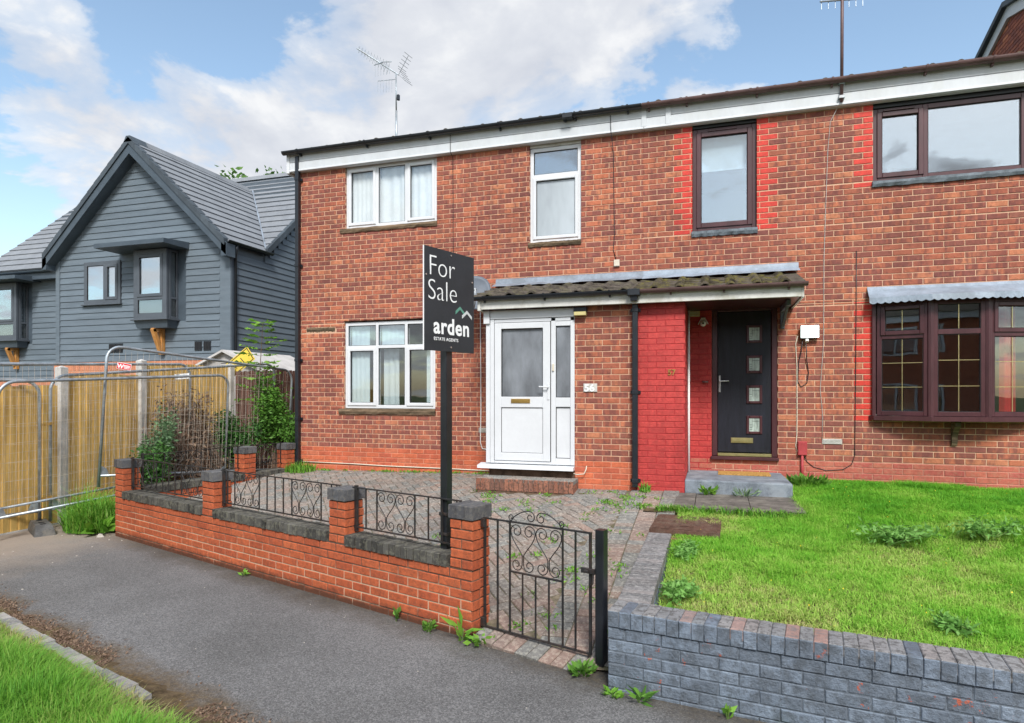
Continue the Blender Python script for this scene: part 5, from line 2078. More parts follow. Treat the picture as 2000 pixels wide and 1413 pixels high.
for y, zt in ((6.76, 2.24), (8.095, 2.40), (10.09, 2.42)):
    m = MB(FX)
    x0, x1, a, b = y - .06, y + .06, -.06, .05
    m.bbox(x0, x1, a, b, -.1, zt - .03, .008)
    m.add([(x0, a, zt - .03), (x1, a, zt - .03), (x1, b, zt - .03), (x0, b, zt - .03), (y, (a + b) / 2, zt)], [(0, 1, 4), (1, 2, 4), (2, 3, 4), (3, 0, 4)])
    m.build('post', 'concrete_post', fence)
df = thing('reed_screen', 'dark brown close-slatted screen fence between the golden fence and the house', 'fence', (-7.6, 10.5, .5))
FDk = frame((-8.78, 10.16, 0), (2.4, .75))
x = 0
while x < 2.7:
    m = MB(FDk)
    w_ = rng.uniform(.038, .052)
    y_ = rng.uniform(-.008, .008)
    m.box(x, x + w_, y_ - .008, y_ + .008, .3, 2.27 + rng.uniform(-.02, .02) + .02 * x)
    m.build('slat', 'fence_dark', df)
    x += w_ + .006
for z in (.7, 1.4, 2.1):
    m = MB(FDk)
    m.box(0, 2.7, .02, .05, z, z + .05)
    m.build('rail', 'fence_dark', df)


# ------------------------------------------------------------------ wire site fencing
def site_panel(label, O, D, L_=3.45, H=1.95, roll=0.0, lean=0.0, vs_=.075, shear=0.0, group='site fence panels', skip_low=0):
    D = Vector((D[0], D[1], 0)).normalized()
    Nn = Vector((-D.y, D.x, 0))
    O = Vector(O)
    cr_, sr_ = math.cos(roll), math.sin(roll)

    def T(x, y, z):
        xr, zr = x * cr_ - z * sr_, x * sr_ + z * cr_ + x * shear
        p = O + D * xr + Nn * (y + zr * math.sin(lean)) + UP * (zr * math.cos(lean))
        return (p.x, p.y, p.z)
    root = thing('site_fence_panel', label, 'fence panel', tuple(O), group)
    R_ = .20
    arc = lambda cx_, a0, a1: [(cx_ + R_ * math.cos(a0 + (a1 - a0) * i / 8), 0, H - R_ + R_ * math.sin(a0 + (a1 - a0) * i / 8)) for i in range(9)]
    pts = [(0, 0, 0)] + arc(R_, math.pi, math.pi / 2) + arc(L_ - R_, math.pi / 2, 0) + [(L_, 0, 0)]
    m_ = MB()
    m_.tube([T(*p) for p in pts], .021, 8)
    m_.build('frame_tube', 'galvanised', root, True)
    m_ = MB()
    m_.tube([T(0, 0, .16), T(L_, 0, .16)], .017, 8)
    m_.build('bottom_rail', 'galvanised', root, True)
    for x in (.0, L_):
        m_ = MB()
        s_ = 1 if x == 0 else -1
        m_.add([T(x, -.004, .16), T(x + s_ * .14, -.004, .16), T(x + s_ * .10, -.004, .26), T(x, -.004, .31), T(x, .004, .16), T(x + s_ * .14, .004, .16), T(x + s_ * .10, .004, .26), T(x, .004, .31)], [(0, 1, 2, 3), (7, 6, 5, 4), (1, 5, 6, 2), (2, 6, 7, 3)])
        m_.build('gusset', 'galvanised', root)
    m_ = MB()
    x = vs_
    while x < L_:
        h_ = H - .01
        e_ = min(x, L_ - x)
        if e_ < R_:
            h_ = H - R_ + math.sqrt(max(0, R_ * R_ - (R_ - e_) ** 2))
        a_, b_ = Vector(T(x, .006 * math.sin(x * 3), .17)), Vector(T(x, .006 * math.sin(x * 3), h_))
        m_.tube([a_, b_], .0017, 3, cap=False)
        x += vs_
    for z in np.arange(.36, H - .05, .24):
        m_.tube([T(.0, -.003, z), T(L_ * .33, -.003, z + rng.uniform(-.004, .004)), T(L_ * .66, -.003, z), T(L_, -.003, z)], .0018, 3, cap=False)
    o_ = m_.build('wire_mesh', 'wire', root)
    return root, T


RP, TR = site_panel('site fence panel from the rubber block back to the shrubs', (-8.62, 6.43, .10), (.70, 3.75), 3.82, 1.98, 0, vs_=.06, shear=.085)
LP, TL = site_panel('site fence panel running out of the picture beside the golden fence', (-8.70, 6.34, .09), (-.38, -.925), 3.45, 1.93)
BP, TB = site_panel('site fence panel behind the dead brush with a straight end tube', (-8.38, 8.62, .35), (-.06, -1), 3.45, 1.98, 0, shear=-.04)
CP, TCp = site_panel('site fence panel leaning outwards behind the dead brush', (-8.05, 9.05, .30), (-.13, -1), 3.45, 1.86, 0, .05, shear=-.05)
TP, TT = site_panel('tilted site fence panel carrying the red placard', (-8.28, 6.86, .52), (.18, 1), 3.45, 2.02, -.075, .02, vs_=.09)
blk = thing('fence_block', 'black rubber fence foot with slots under the two site panels', 'fence foot', (-8.5, 6.35, 0))
FB = frame((-8.55, 6.25, 0), (.9, -.50))
m = MB(FB)
L2 = .36
m.add([(-L2, -.115, 0), (L2, -.115, 0), (L2, .115, 0), (-L2, .115, 0), (-L2 + .03, -.10, .075), (L2 - .03, -.10, .075), (L2 - .03, .10, .075), (-L2 + .03, .10, .075),
       (-L2 + .12, -.085, .13), (L2 - .12, -.085, .13), (L2 - .12, .085, .13), (-L2 + .12, .085, .13)],
      [(0, 3, 2, 1), (0, 1, 5, 4), (1, 2, 6, 5), (2, 3, 7, 6), (3, 0, 4, 7), (4, 5, 9, 8), (5, 6, 10, 9), (6, 7, 11, 10), (7, 4, 8, 11), (8, 9, 10, 11)])
m.build('body', 'rubber_block', blk)
for x in (-.15, .03, .17):
    m = MB(FB)
    m.box(x - .03, x + .03, -.03, .03, .128, .134)
    m.build('slot', 'gasket', blk)
for z in (.42, 1.42):
    cl = thing('fence_clip', 'brass-coloured clip joining the two site panels, ' + ('lower' if z < 1 else 'upper') + ' one', 'clip', (-8.5, 6.4, z))
    m = MB()
    m.bar((-8.75, 6.33, z - .02), (-8.57, 6.43, z + .02), .03, .035)
    m.build('clip_bar', 'brass', cl)

# placards on the site fencing
sgn = thing('placard', 'small red and white placard tied to the tilted site panel', 'sign', TT(.05, -.03, 1.7))
c0 = Vector(TT(.13, -.03, 1.70))
FP = frame((c0.x, c0.y, c0.z), R_CAM, F_CAM)
Fp2 = lambda x, y, z: FP(x * .985 + z * .17, y, z * .985 - x * .17)
Fp2.u, Fp2.v, Fp2.o = FP.u, FP.v, FP.o
m = MB(Fp2)
m.box(0, .205, -.002, .002, 0, .095)
m.build('plate', 'sign_white', sgn)
m = MB(Fp2)
m.box(.005, .20, -.0045, -.0025, .005, .090)
m.build('red_field', 'sign_red', sgn)
o = text('W', .085, FP, .012, -.0065, .012, 'sign_white', sgn, .002, 1.0, rot=-.17)
m = MB(Fp2)
m.box(.10, .19, -.0065, -.005, .055, .066)
m.box(.10, .19, -.0065, -.005, .036, .046)
m.box(.11, .19, -.0065, -.005, .018, .026)
m.build('print_lines', 'sign_white', sgn)
sg2 = thing('placard', 'small white placard on the site panel in front of the dead brush', 'sign', TB(.1, -.03, 1.75))
c0 = Vector(TB(.33, .04, 1.73))
FP = frame((c0.x, c0.y, c0.z), R_CAM, F_CAM)
Fp3 = lambda x, y, z: FP(x - z * .06, y, z + x * .09)
m = MB(Fp3)
m.box(0, .235, -.002, .002, 0, .085)
m.build('plate', 'sign_white', sg2)
m = MB(Fp3)
m.box(.12, .22, -.0045, -.0025, .02, .045)
m.box(.12, .21, -.0045, -.0025, .05, .06)
m.build('print', 'black_plastic', sg2)
ysg = thing('warning_sign', 'yellow diamond warning sign leaning behind the grey fence post', 'sign', (-8.4, 10.4, 2.3))
uu = Vector((-.462 * 12.3, 12.3, 0))
yc = R_CAM * ((452 - 1000) / 1250 * 12.4) + F_CAM * 12.4
FP = frame((yc.x, yc.y, 2.31), R_CAM, F_CAM)
an = rad(40)
Fy = lambda x, y, z: FP(x * math.cos(an) - z * math.sin(an) * .75, y, x * math.sin(an) + z * math.cos(an))
m = MB(Fy)
m.box(-.05, .50, -.003, .003, -.16, .16)
m.build('plate', 'sign_yellow', ysg)
m = MB(Fy)
for q in ((-.03, .48, .125, .14), (-.03, .48, -.14, -.125), (.465, .48, -.125, .125), (-.03, -.015, -.125, .125)):
    m.box(q[0], q[1], -.006, -.0035, q[2], q[3])
m.build('border', 'black_plastic', ysg)
for i, ch in enumerate('ABI'):
    o = text(ch, .16, FP, .05 + i * .12 * math.cos(an), -.008, -.03 + i * .12 * math.sin(an), 'black_plastic', ysg, .001, .8, rot=an)
# ------------------------------------------------------------------ clad new-build house on the left
nb = thing('clad_house', 'dark blue-grey timber clad house with steep grey tiled gable roof', 'house', (-13.5, 12.3, 0))
NF = frame((0, 12.3, 0), (1, 0))            # gabled wing front
MF = frame((0, 13.75, 0), (1, 0))           # main block front
XL, XR, XC = -16.24, -10.78, -13.51
ZE, ZR, TANW = 5.42, 8.0, (8.0 - 5.42) / 2.75
YR, ZMR, TANM = 17.0, 8.68, .90
PITCHB = .155


def clad(parent, F, x_of, z0, z1, holes, scuff=()):
    """x_of(z) -> (x0, x1); one lapped board per row and gap"""
    z = z0
    while z < z1 - .02:
        zt = min(z + PITCHB, z1)
        a, b = x_of(zt - .02)
        zm = (z + zt) / 2
        cur = a
        segs = []
        for p, q in sorted((h[0], h[1]) for h in holes if h[2] < zm < h[3]):
            if p > cur:
                segs.append((cur, min(p, b)))
            cur = max(cur, q)
        if cur < b:
            segs.append((cur, b))
        for p, q in segs:
            if q - p < .03:
                continue
            m_ = MB(F)
            m_.hexa([(p, -.034, z), (q, -.034, z), (q, .0, z), (p, .0, z), (p, -.014, zt + .012), (q, -.014, zt + .012), (q, .0, zt + .012), (p, .0, zt + .012)])
            sc_ = any(h[0] < (p + q) / 2 < h[1] and h[2] < zm < h[3] for h in scuff)
            m_.build('cladding_board', 'cladding_scuffed' if sc_ else 'cladding', parent)
        z += PITCHB


W1 = (-15.27, -14.07, 4.10, 5.16)
OR1 = (-13.26, -12.05, 3.62, 5.42)
core = MB()
core.prism([(XL, 0), (XR, 0), (XR, ZE), (XC, ZR - .2), (XL, ZE)], lambda a, b: (a, 12.3, b), lambda a, b: (a, 16.2, b))
core.box(-20.9, XR - .003, 13.75, 20.3, 0, 5.4)
core.prism([(13.75, 5.4), (20.3, 5.4), (YR, ZMR - .15)], lambda a, b: (-20.9, a, b), lambda a, b: (XR - .003, a, b))
nbw = core.build('wall', 'anthracite', nb)
clad(nbw, NF, lambda z: (XL + .13, XR - .28) if z < ZE - .1 else (max(XL + .13, XC - (ZR - .12 - z) / TANW), min(XR - .28, XC + (ZR - .12 - z) / TANW)), 2.64, 7.75,
     [(W1[0] - .02, W1[1] + .02, W1[2] - .03, W1[3] + .02), (OR1[0], OR1[1], OR1[2], OR1[3])], [(-12.1, XR, 3.0, 3.4)])
NS_ = frame((XR, 12.3, 0), (0, 1))
clad(nbw, NS_, lambda z: (.13, 7.9) if z < 5.25 else (max(.13, (z - 5.45) / TANM + 1.25 + .15), 7.9 - (z - 5.3) / TANM), 2.64, 8.2, [], [(1.3, 3, 5.0, 5.5)])
clad(nbw, MF, lambda z: (-20.88, XL + .3), 2.20, 5.3, [(-20.5, -19.12, 3.3, 5.2), (-16.62, -16.2, 3.6, 5.1)])
for x0, x1, y0, y1 in ((XL, XL + .13, -.05, .02), (XR - .26, XR + .045, -.05, .02)):
    m = MB(NF)
    m.bbox(x0, x1, y0, y1, 2.5, ZE + .02, .004)
    m.build('corner_trim', 'cladding', nbw)
m = MB(NS_)
m.bbox(.0, .13, -.05, .02, 2.5, ZE - .05, .004)
m.build('corner_trim', 'anthracite', nbw)
# brick ground floor
bs = MB(NF)
bs.box(XL, XR, -.09, -.002, 0, 2.62)
gf = bs.build('brick_base', 'mortar', nb)
bb = brick_face(frame((0, 12.21, 0), (1, 0)), XL, XR, 1.4, 2.40, 2.40 - .075 * 20, [], lambda x, z, k: 'brick_far', depth=.03)
x = XL
while x < XR:
    bb.append((Vector((x + .036, 12.215, 2.515)), UP, Vector((0, -1, 0)), .215, .065, .03, 'brick_far'))
    x += .075
bs = MB(MF)
bs.box(-20.9, XL - .01, -.09, -.002, 0, 2.18)
bs.build('brick_base', 'mortar', nb)
bb += brick_face(frame((0, 13.66, 0), (1, 0)), -20.9, XL, 1.0, 1.96, 1.96 - .075 * 20, [], lambda x, z, k: 'brick_far', depth=.03)
x = -20.9
while x < XL:
    bb.append((Vector((x + .036, 13.665, 2.075)), UP, Vector((0, -1, 0)), .215, .065, .03, 'brick_far'))
    x += .075
realize(bb, gf, 0, 'brick', 'brickwork')
window(nb, frame((0, 13.63, 0), (1, 0)), -20.7, -18.3, .9, 1.72, -.03, [(.5, [(1, False, 'glass_low')]), (.5, [(1, True, 'glass_low')])], 'anthracite_frame')

# wing window and oriels
w1, _ = window(nb, NF, W1[0], W1[1], W1[2], W1[3], -.05, [(.57, [(1, False, 'glass_new')]), (.43, [(1, True, 'glass_new')])], 'anthracite_frame', fw=.10, mw=.08, sw=.07)
m = MB(NF)
m.bbox(W1[0] - .05, W1[1] + .05, -.10, 0, W1[2] - .04, W1[2] - .005)
m.build('sill', 'anthracite_frame', w1)
m = MB(NF)
m.box(W1[0] + .06, W1[1] - .06, -.016, -.008, W1[2] + .05, W1[3] - .05)
m.build('blind', 'blind', w1)


def oriel(F, x0, x1, z0, z1, dep, canl, canr, brx):
    m_ = MB(F)
    m_.box(x0 + .05, x1 - .05, -dep + .06, .0, z0, z1)
    root = m_.build('oriel_window', 'interior_dark', nb)
    F2 = frame(F(0, -dep, 0), F.u)
    window(root, F2, x0, x1, z0, z1, 0, [(1, [(.30, False, 'glass_sky'), (.70, True, 'glass_new')])], 'anthracite_frame', fw=.13, mw=.08, sw=.07, name='light')
    Fs = frame(F(x1, -dep, 0), (0, 1))
    window(root, Fs, .09, dep, z0, z1, 0, [(1, [(.30, False, 'glass_low'), (.70, False, 'glass_sky')])], 'anthracite_frame', fw=.06, mw=.05, name='light')
    m_ = MB(F)
    m_.bbox(x0 - .05, x1 + .06, -dep - .05, 0, z0 - .035, z0 - .002)
    m_.build('sill', 'anthracite_frame', root)
    m_ = MB(F)
    m_.hexa([(x0 + .06, -dep + .05, z0 - .22), (x1 - .02, -dep + .05, z0 - .22), (x1 - .02, -.04, z0 - .22), (x0 + .06, -.04, z0 - .22), (x0, -dep + .01, z0 - .036), (x1 + .02, -dep + .01, z0 - .036), (x1 + .02, -.04, z0 - .036), (x0, -.04, z0 - .036)])
    m_.build('base_box', 'anthracite', root)
    m_ = MB(F)
    zc_ = z1 + .02
    m_.hexa([(canl, -dep - .42, zc_), (canr, -dep - .42, zc_), (canr, -.035, zc_), (canl, -.035, zc_), (canl, -dep - .42, zc_ + .10), (canr, -dep - .42, zc_ + .10), (canr, -.035, zc_ + .16), (canl, -.035, zc_ + .16)])
    m_.build('canopy', 'anthracite', root)
    m_ = MB(F)
    zb_ = z0 - .222
    m_.bbox(brx, brx + .11, -.13, -.036, zb_ - .62, zb_, .004)
    m_.bar((brx + .055, -.131, zb_ - .52), (brx + .055, -dep + .02, zb_ - .02), .09, .09, (1, 0, 0))
    m_.box(brx + .01, brx + .10, -dep + .0, -.131, zb_ - .085, zb_ - .001)
    m_.build('oak_bracket', 'oak', root)
    return root


oriel(NF, -13.30, -12.30, 3.62, 5.27, .36, -14.05, -11.95, -12.78)
oriel(MF, -20.35, -19.30, 3.40, 5.06, .36, -21.1, -18.75, -19.75)
m = MB(MF)
m.bbox(-16.66, -16.52, -.06, 0, 3.62, 5.08)
m.build('narrow_window', 'anthracite_frame', nb)
for x, z, F_ in ((-14.45, 2.86, NF), (-14.22, 2.86, NF), (-11.78, 2.86, NF), (-11.52, 2.86, NF), (-17.1, 2.5, MF)):
    m = MB(F_)
    m.bbox(x, x + .21, -.045, -.01, z, z + .22, .003)
    v = m.build('vent', 'black_plastic', nb)
    for k in range(4):
        m = MB(F_)
        m.bbox(x + .02 + k * .047, x + .045 + k * .047, -.052, -.0455, z + .02, z + .2, .001)
        m.build('slat', 'gasket', v)

# roofs: one object for each course
YF = 12.0


def yv(z):
    return 13.45 + (z - 5.40) / TANM


def course(parent, p0, p1, p2, p3, lift=.028, mat='roof_tile_grey'):
    """p0,p1 lower edge, p2,p3 upper edge; lower edge lifted so that the lap shows"""
    n_ = (Vector(p1) - Vector(p0)).cross(Vector(p3) - Vector(p0)).normalized()
    if n_.z < 0:
        n_ = -n_
    q = [Vector(p0), Vector(p1), Vector(p2), Vector(p3)]
    up_ = [q[0] + n_ * (lift + .022), q[1] + n_ * (lift + .022), q[2] + n_ * .022, q[3] + n_ * .022]
    m_ = MB()
    m_.hexa([tuple(v_) for v_ in q] + [tuple(v_) for v_ in up_])
    m_.build('tile_course', mat, parent)


deck = MB()
deck.add([(XC, YF, ZR - .02), (XR + .08, YF, ZE - .10), (XR + .08, yv(ZE - .1), ZE - .10), (XC, yv(ZR), ZR - .02)], [(0, 1, 2, 3)])
deck.add([(XC, YF, ZR - .02), (XL - .08, YF, ZE - .10), (XL - .08, yv(ZE - .1), ZE - .10), (XC, yv(ZR), ZR - .02)], [(0, 3, 2, 1)])
wr = deck.build('roof', 'roof_tile_edge', nb)
NR = 13
for k in range(NR):
    za = ZE - .08 + (ZR - ZE + .08) * k / NR
    zb = ZE - .08 + (ZR - ZE + .08) * (k + 1) / NR
    for sg_ in (1, -1):
        xa, xb = XC + sg_ * (ZR - za) / TANW, XC + sg_ * (ZR - zb) / TANW
        course(wr, (xa, YF + .1, za), (xa, yv(za), za), (xb, yv(zb), zb), (xb, YF + .1, zb))
        m = MB()
        e = .055
        m.hexa([(xa, YF - .03, za - .10), (xa, YF + .14, za - .02), (xb, YF + .14, zb - .02), (xb, YF - .03, zb - .10), (xa, YF - .03, za + e + .012), (xa, YF + .14, za + e + .012), (xb, YF + .14, zb + e - .004), (xb, YF - .03, zb + e - .004)])
        m.build('verge_tile', 'roof_tile_edge', wr)
for k in range(9):
    ya = YF - .03 + k * .46
    m = MB()
    m.prism([(-.14, -.07), (-.06, .075), (.06, .075), (.14, -.07)], lambda a, b: (XC + a, ya, ZR + b), lambda a, b: (XC + a, min(ya + .45, 16.3), ZR + b))
    m.build('ridge_tile', 'roof_tile_edge' if k == 0 else 'roof_tile_grey', wr)
m = MB()
for sg_ in (1, -1):
    xe = XC + sg_ * (ZR - ZE + .12) / TANW
    m.hexa([(XC, YF, ZR - .34), (xe, YF, ZE - .42), (xe, YF + .04, ZE - .42), (XC, YF + .04, ZR - .34), (XC, YF, ZR - .05), (xe, YF, ZE - .13), (xe, YF + .04, ZE - .13), (XC, YF + .04, ZR - .05)])
    m.hexa([(XC, YF + .04, ZR - .345), (xe, YF + .04, ZE - .425), (xe, 12.29, ZE - .425), (XC, 12.29, ZR - .345), (XC, YF + .04, ZR - .32), (xe, YF + .04, ZE - .40), (xe, 12.29, ZE - .40), (XC, 12.29, ZR - .32)])
m.build('bargeboard', 'anthracite', nb)
for sg_ in (1, -1):
    m = MB()
    xe = XC + sg_ * 2.73
    m.box(min(xe, xe + sg_ * .14), max(xe, xe + sg_ * .14), YF + .0, 12.3, ZE - .42, ZE - .12)
    m.build('eaves_box', 'anthracite', nb)
deck = MB()
deck.add([(-21.05, 13.45, 5.38), (XR + .06, 13.45, 5.38), (XR + .06, YR, ZMR - .02), (-21.05, YR, ZMR - .02)], [(0, 1, 2, 3)])
deck.add([(-21.05, 20.5, 5.38), (XR + .06, 20.5, 5.38), (XR + .06, YR, ZMR - .02), (-21.05, YR, ZMR - .02)], [(3, 2, 1, 0)])
mr = deck.build('roof', 'roof_tile_edge', nb)
NM = 15
for k in range(NM):
    za = 5.40 + (ZMR - 5.40) * k / NM
    zb = 5.40 + (ZMR - 5.40) * (k + 1) / NM
    ya, yb = 13.45 + (za - 5.4) / TANM, 13.45 + (zb - 5.4) / TANM
    wa, wb = max(0, (ZR - za) / TANW), max(0, (ZR - zb) / TANW)
    if za < ZR:
        course(mr, (XC + wa + .05, ya, za), (XR + .06, ya, za), (XR + .06, yb, zb), (XC + wb + .05, yb, zb))
        course(mr, (-21.05, ya, za), (XC - wa - .05, ya, za), (XC - wb - .05, yb, zb), (-21.05, yb, zb))
    else:
        course(mr, (-21.05, ya, za), (XR + .06, ya, za), (XR + .06, yb, zb), (-21.05, yb, zb))
    m = MB()
    e = .05
    x0, x1 = XR + .02, XR + .13
    m.hexa([(x0, ya, za - .12), (x1, ya, za - .12), (x1, yb, zb - .12), (x0, yb, zb - .12), (x0, ya, za + e + .012), (x1, ya, za + e + .012), (x1, yb, zb + e), (x0, yb, zb + e)])
    m.build('verge_tile', 'roof_tile_edge', mr)
m = MB()
m.prism([(-.13, -.08), (-.05, .06), (.05, .06), (.13, -.08)], lambda a, b: (-21.05, YR + a, ZMR + b), lambda a, b: (XR + .13, YR + a, ZMR + b))
m.build('ridge', 'roof_tile_grey', mr)
m = MB()
m.tube([(XC + (ZR - 5.42) / TANW + .04, yv(5.42), 5.46), (XC + .03, yv(ZR), ZR + .04)], .03, 5)
m.build('valley', 'lead', mr)
GN = frame((XR + .14, 12.0, 0), (0, 1))
gutter(nb, GN, .05, 1.62, 0, 5.37, 'black_plastic', .06, 'gutter')
m = MB()
m.tube([(XR + .13, 12.36, 5.30), (XR + .13, 12.36, 5.2), (XR + .06, 12.40, 5.05), (XR + .06, 12.40, .2)], .038, 8)
m.build('downpipe', 'black_plastic', nb, True)
gutter(nb, frame((0, 13.40, 0), (1, 0)), -21.05, XL - .02, 0, 5.36, 'anthracite', .06, 'gutter')
m = MB(MF)
m.box(-20.95, XL - .02, -.30, -.002, 5.12, 5.30)
m.build('eaves_box', 'anthracite', nb)

# plastic shed behind the fence
sh = thing('garden_shed', 'grey plastic shed with pale apex roof behind the golden fence', 'shed', (-9.6, 11.5, 0))
SX, SY = -9.55, 10.75
m = MB()
m.prism([(-.85, 0), (.85, 0), (.85, 2.32), (0, 2.70), (-.85, 2.32)], lambda a, b: (SX + a, SY, b), lambda a, b: (SX + a, SY + 2.0, b))
m.build('wall', 'shed_plastic', sh)
for sg_ in (-1, 1):
    m = MB()
    m.hexa([(SX, SY - .1, 2.69), (SX + sg_ * .98, SY - .1, 2.255), (SX + sg_ * .98, SY + 2.1, 2.255), (SX, SY + 2.1, 2.69), (SX, SY - .1, 2.735), (SX + sg_ * .98, SY - .1, 2.30), (SX + sg_ * .98, SY + 2.1, 2.30), (SX, SY + 2.1, 2.735)])
    m.build('roof', 'shed_roof', sh)
for k in range(3):
    m = MB()
    m.box(SX - .10, SX + .10, SY - .02, SY, 2.42 + k * .045, 2.44 + k * .045)
    m.build('louvre', 'shed_roof', sh)

# ------------------------------------------------------------------ taller gable beyond the right-hand house
tb = thing('brick_gable_house', 'taller brick house end with white bargeboard beyond the right-hand roof', 'house', (5.6, 14, 0))
TF = frame((5.22, 19.5, 0), (0, -1))
rl = lambda y: 9.02 - .30 * abs(y - 14.0)
m = MB()
m.prism([(9.2, 0), (19.5, 0), (19.5, rl(19.5) - .1), (14, 8.9), (9.2, rl(9.2) - .1)], lambda a, b: (5.23, a, b), lambda a, b: (12, a, b))
tw = m.build('wall', 'mortar', tb)
bb = [q for q in brick_face(TF, 0, 10.2, 5.6, 8.95, ZB, [], lambda x, z, k: 'brick_house', depth=.03) if q[0].z < rl(q[0].y) - .22]
realize(bb, tw, 0, 'brick', 'brickwork')
for ya, yb in ((14.0, 20.0), (14.0, 8.7)):
    m = MB()
    m.hexa([(5.16, ya, rl(ya) - .26), (5.21, ya, rl(ya) - .26), (5.21, yb, rl(yb) - .26), (5.16, yb, rl(yb) - .26), (5.16, ya, rl(ya) - .05), (5.21, ya, rl(ya) - .05), (5.21, yb, rl(yb) - .05), (5.16, yb, rl(yb) - .05)])
    m.build('bargeboard', 'white_board', tb)
    m = MB()
    m.hexa([(5.08, ya, rl(ya) - .048), (12, ya, rl(ya) - .048), (12, yb, rl(yb) - .048), (5.08, yb, rl(yb) - .048), (5.08, ya, rl(ya) + .05), (12, ya, rl(ya) + .05), (12, yb, rl(yb) + .05), (5.08, yb, rl(yb) + .05)])
    m.build('roof', 'roof_tile_edge', tb)

# houses across the footpath, behind the camera: the lower windows mirror them
op = thing('terraced_house', 'plain brick house across the footpath mirrored in the lower windows', 'house', (2, -14, 0))
m = MB()
m.box(-12, 34, -19, -14, 0, 5.4)
m.build('wall', 'brick_house', op)
m = MB()
m.prism([(-13.6, 5.35), (-19.4, 5.35), (-16.5, 7.0)], lambda a, b: (-12.2, a, b), lambda a, b: (34.2, a, b))
m.build('roof', 'pantile', op)
m = MB()
m.box(-12.2, 34.2, -13.98, -13.7, 5.05, 5.34)
m.build('fascia_board', 'white_board', op)
OF = frame((0, -14, 0), (-1, 0))
for x in (-25.5, -21.5, -17.5, -13.5, -9.5, -5.5, -1.5, 2.5, 6.5):
    for z in (1.0, 3.6):
        window(op, OF, x, x + 1.8, z, z + 1.25, -.05, [(.5, [(1, True, 'glass_low')]), (.5, [(1, False, 'glass_low')])])


# ------------------------------------------------------------------ plants
def leaf_mesh(name, mat, cen, size, tint, parent=None, elong=2.2, droop=0.0, dirs=None):
    """N folded leaves as one mesh"""
    cen = np.asarray(cen, float)
    N = len(cen)
    if dirs is None:
        d = nrg.normal(0, 1, (N, 3))
        d[:, 2] = d[:, 2] * .6 - droop
    else:
        d = np.asarray(dirs, float)
    d /= np.linalg.norm(d, axis=1)[:, None] + 1e-9
    r = nrg.normal(0, 1, (N, 3))
    s = np.cross(d, r)
    s /= np.linalg.norm(s, axis=1)[:, None] + 1e-9
    n = np.cross(s, d)
    L_ = np.asarray(size)[:, None] * nrg.uniform(.7, 1.25, (N, 1))
    w_ = L_ / elong
    V = np.empty((N, 6, 3))
    V[:, 0] = cen
    V[:, 1] = cen + d * L_ * .42 + s * w_ * .5 + n * w_ * .12
    V[:, 2] = cen + d * L_ * .42 - s * w_ * .5 + n * w_ * .12
    V[:, 3] = cen + d * L_ * .45
    V[:, 4] = cen + d * L_ * .78 + s * w_ * .28 + n * w_ * .02
    V[:, 5] = cen + d * L_ - n * L_ * .10
    f0 = np.array([[0, 3, 1], [0, 2, 3], [1, 3, 5], [2, 5, 3]])
    F_ = (np.arange(N) * 6)[:, None, None] + f0[None]
    me = bpy.data.meshes.new(name)
    me.vertices.add(N * 6)
    me.vertices.foreach_set('co', V.ravel())
    lo = F_.ravel().astype(np.int32)
    me.loops.add(len(lo))
    me.loops.foreach_set('vertex_index', lo)
    me.polygons.add(len(lo) // 3)
    me.polygons.foreach_set('loop_start', np.arange(0, len(lo), 3, dtype=np.int32))
    me.polygons.foreach_set('loop_total', np.full(len(lo) // 3, 3, dtype=np.int32))
    at = me.attributes.new('rnd', 'FLOAT', 'POINT')
    at.data.foreach_set('value', np.repeat(np.clip(tint, .001, 1), 6).astype(np.float32))
    me.materials.append(MATS[mat])
    me.update(calc_edges=True)
    me.validate()
    o_ = bpy.data.objects.new(name, me)
    COL.objects.link(o_)
    if parent is not None:
        o_.parent = parent
        o_.matrix_parent_inverse = parent.matrix_basis.inverted()
    return o_


def shrub(label, base, rx, ry, h, n, size, mat, name='shrub', stems=9, clumps=22, cat='shrub', stemmat='twig', group=None, elong=2.2):
    root = thing(name, label, cat, base, group)
    B = Vector(base)
    m_ = MB()
    ends = []
    for k in range(stems):
        an_ = rng.uniform(0, 6.28)
        e_ = B + Vector((math.cos(an_) * rx * rng.uniform(.3, .95), math.sin(an_) * ry * rng.uniform(.3, .95), h * rng.uniform(.55, 1.0)))
        mid_ = B + (e_ - B) * .5 + Vector((rng.uniform(-.05, .05), rng.uniform(-.05, .05), h * .1))
        st_ = B + Vector((rng.uniform(-.2, .2) * rx, rng.uniform(-.2, .2) * ry, 0))
        m_.tube([st_, mid_, e_], .006, 5, rs=[.009, .006, .003])
        ends += [e_, mid_, (e_ + mid_) / 2]
    m_.build('stems', stemmat, root)
    cs = []
    for k in range(clumps):
        if k < len(ends):
            cs.append(ends[k])
        else:
            an_ = rng.uniform(0, 6.28)
            rr = math.sqrt(rng.random())
            cs.append(B + Vector((math.cos(an_) * rx * rr, math.sin(an_) * ry * rr, h * rng.uniform(.15, .95) * (1 - .4 * rr * rr))))
    cs = np.array([tuple(c_) for c_ in cs])
    idx = nrg.integers(0, len(cs), n)
    cen = cs[idx] + nrg.normal(0, 1, (n, 3)) * np.array([rx, ry, h * .5]) * .19
    cen[:, 2] = np.maximum(cen[:, 2], B.z + .02)
    tint = nrg.uniform(.1, .9, n) * .5 + .4 * (idx % 5) / 5
    leaf_mesh('foliage', mat, cen, np.full(n, size), tint, root, elong)
    return root


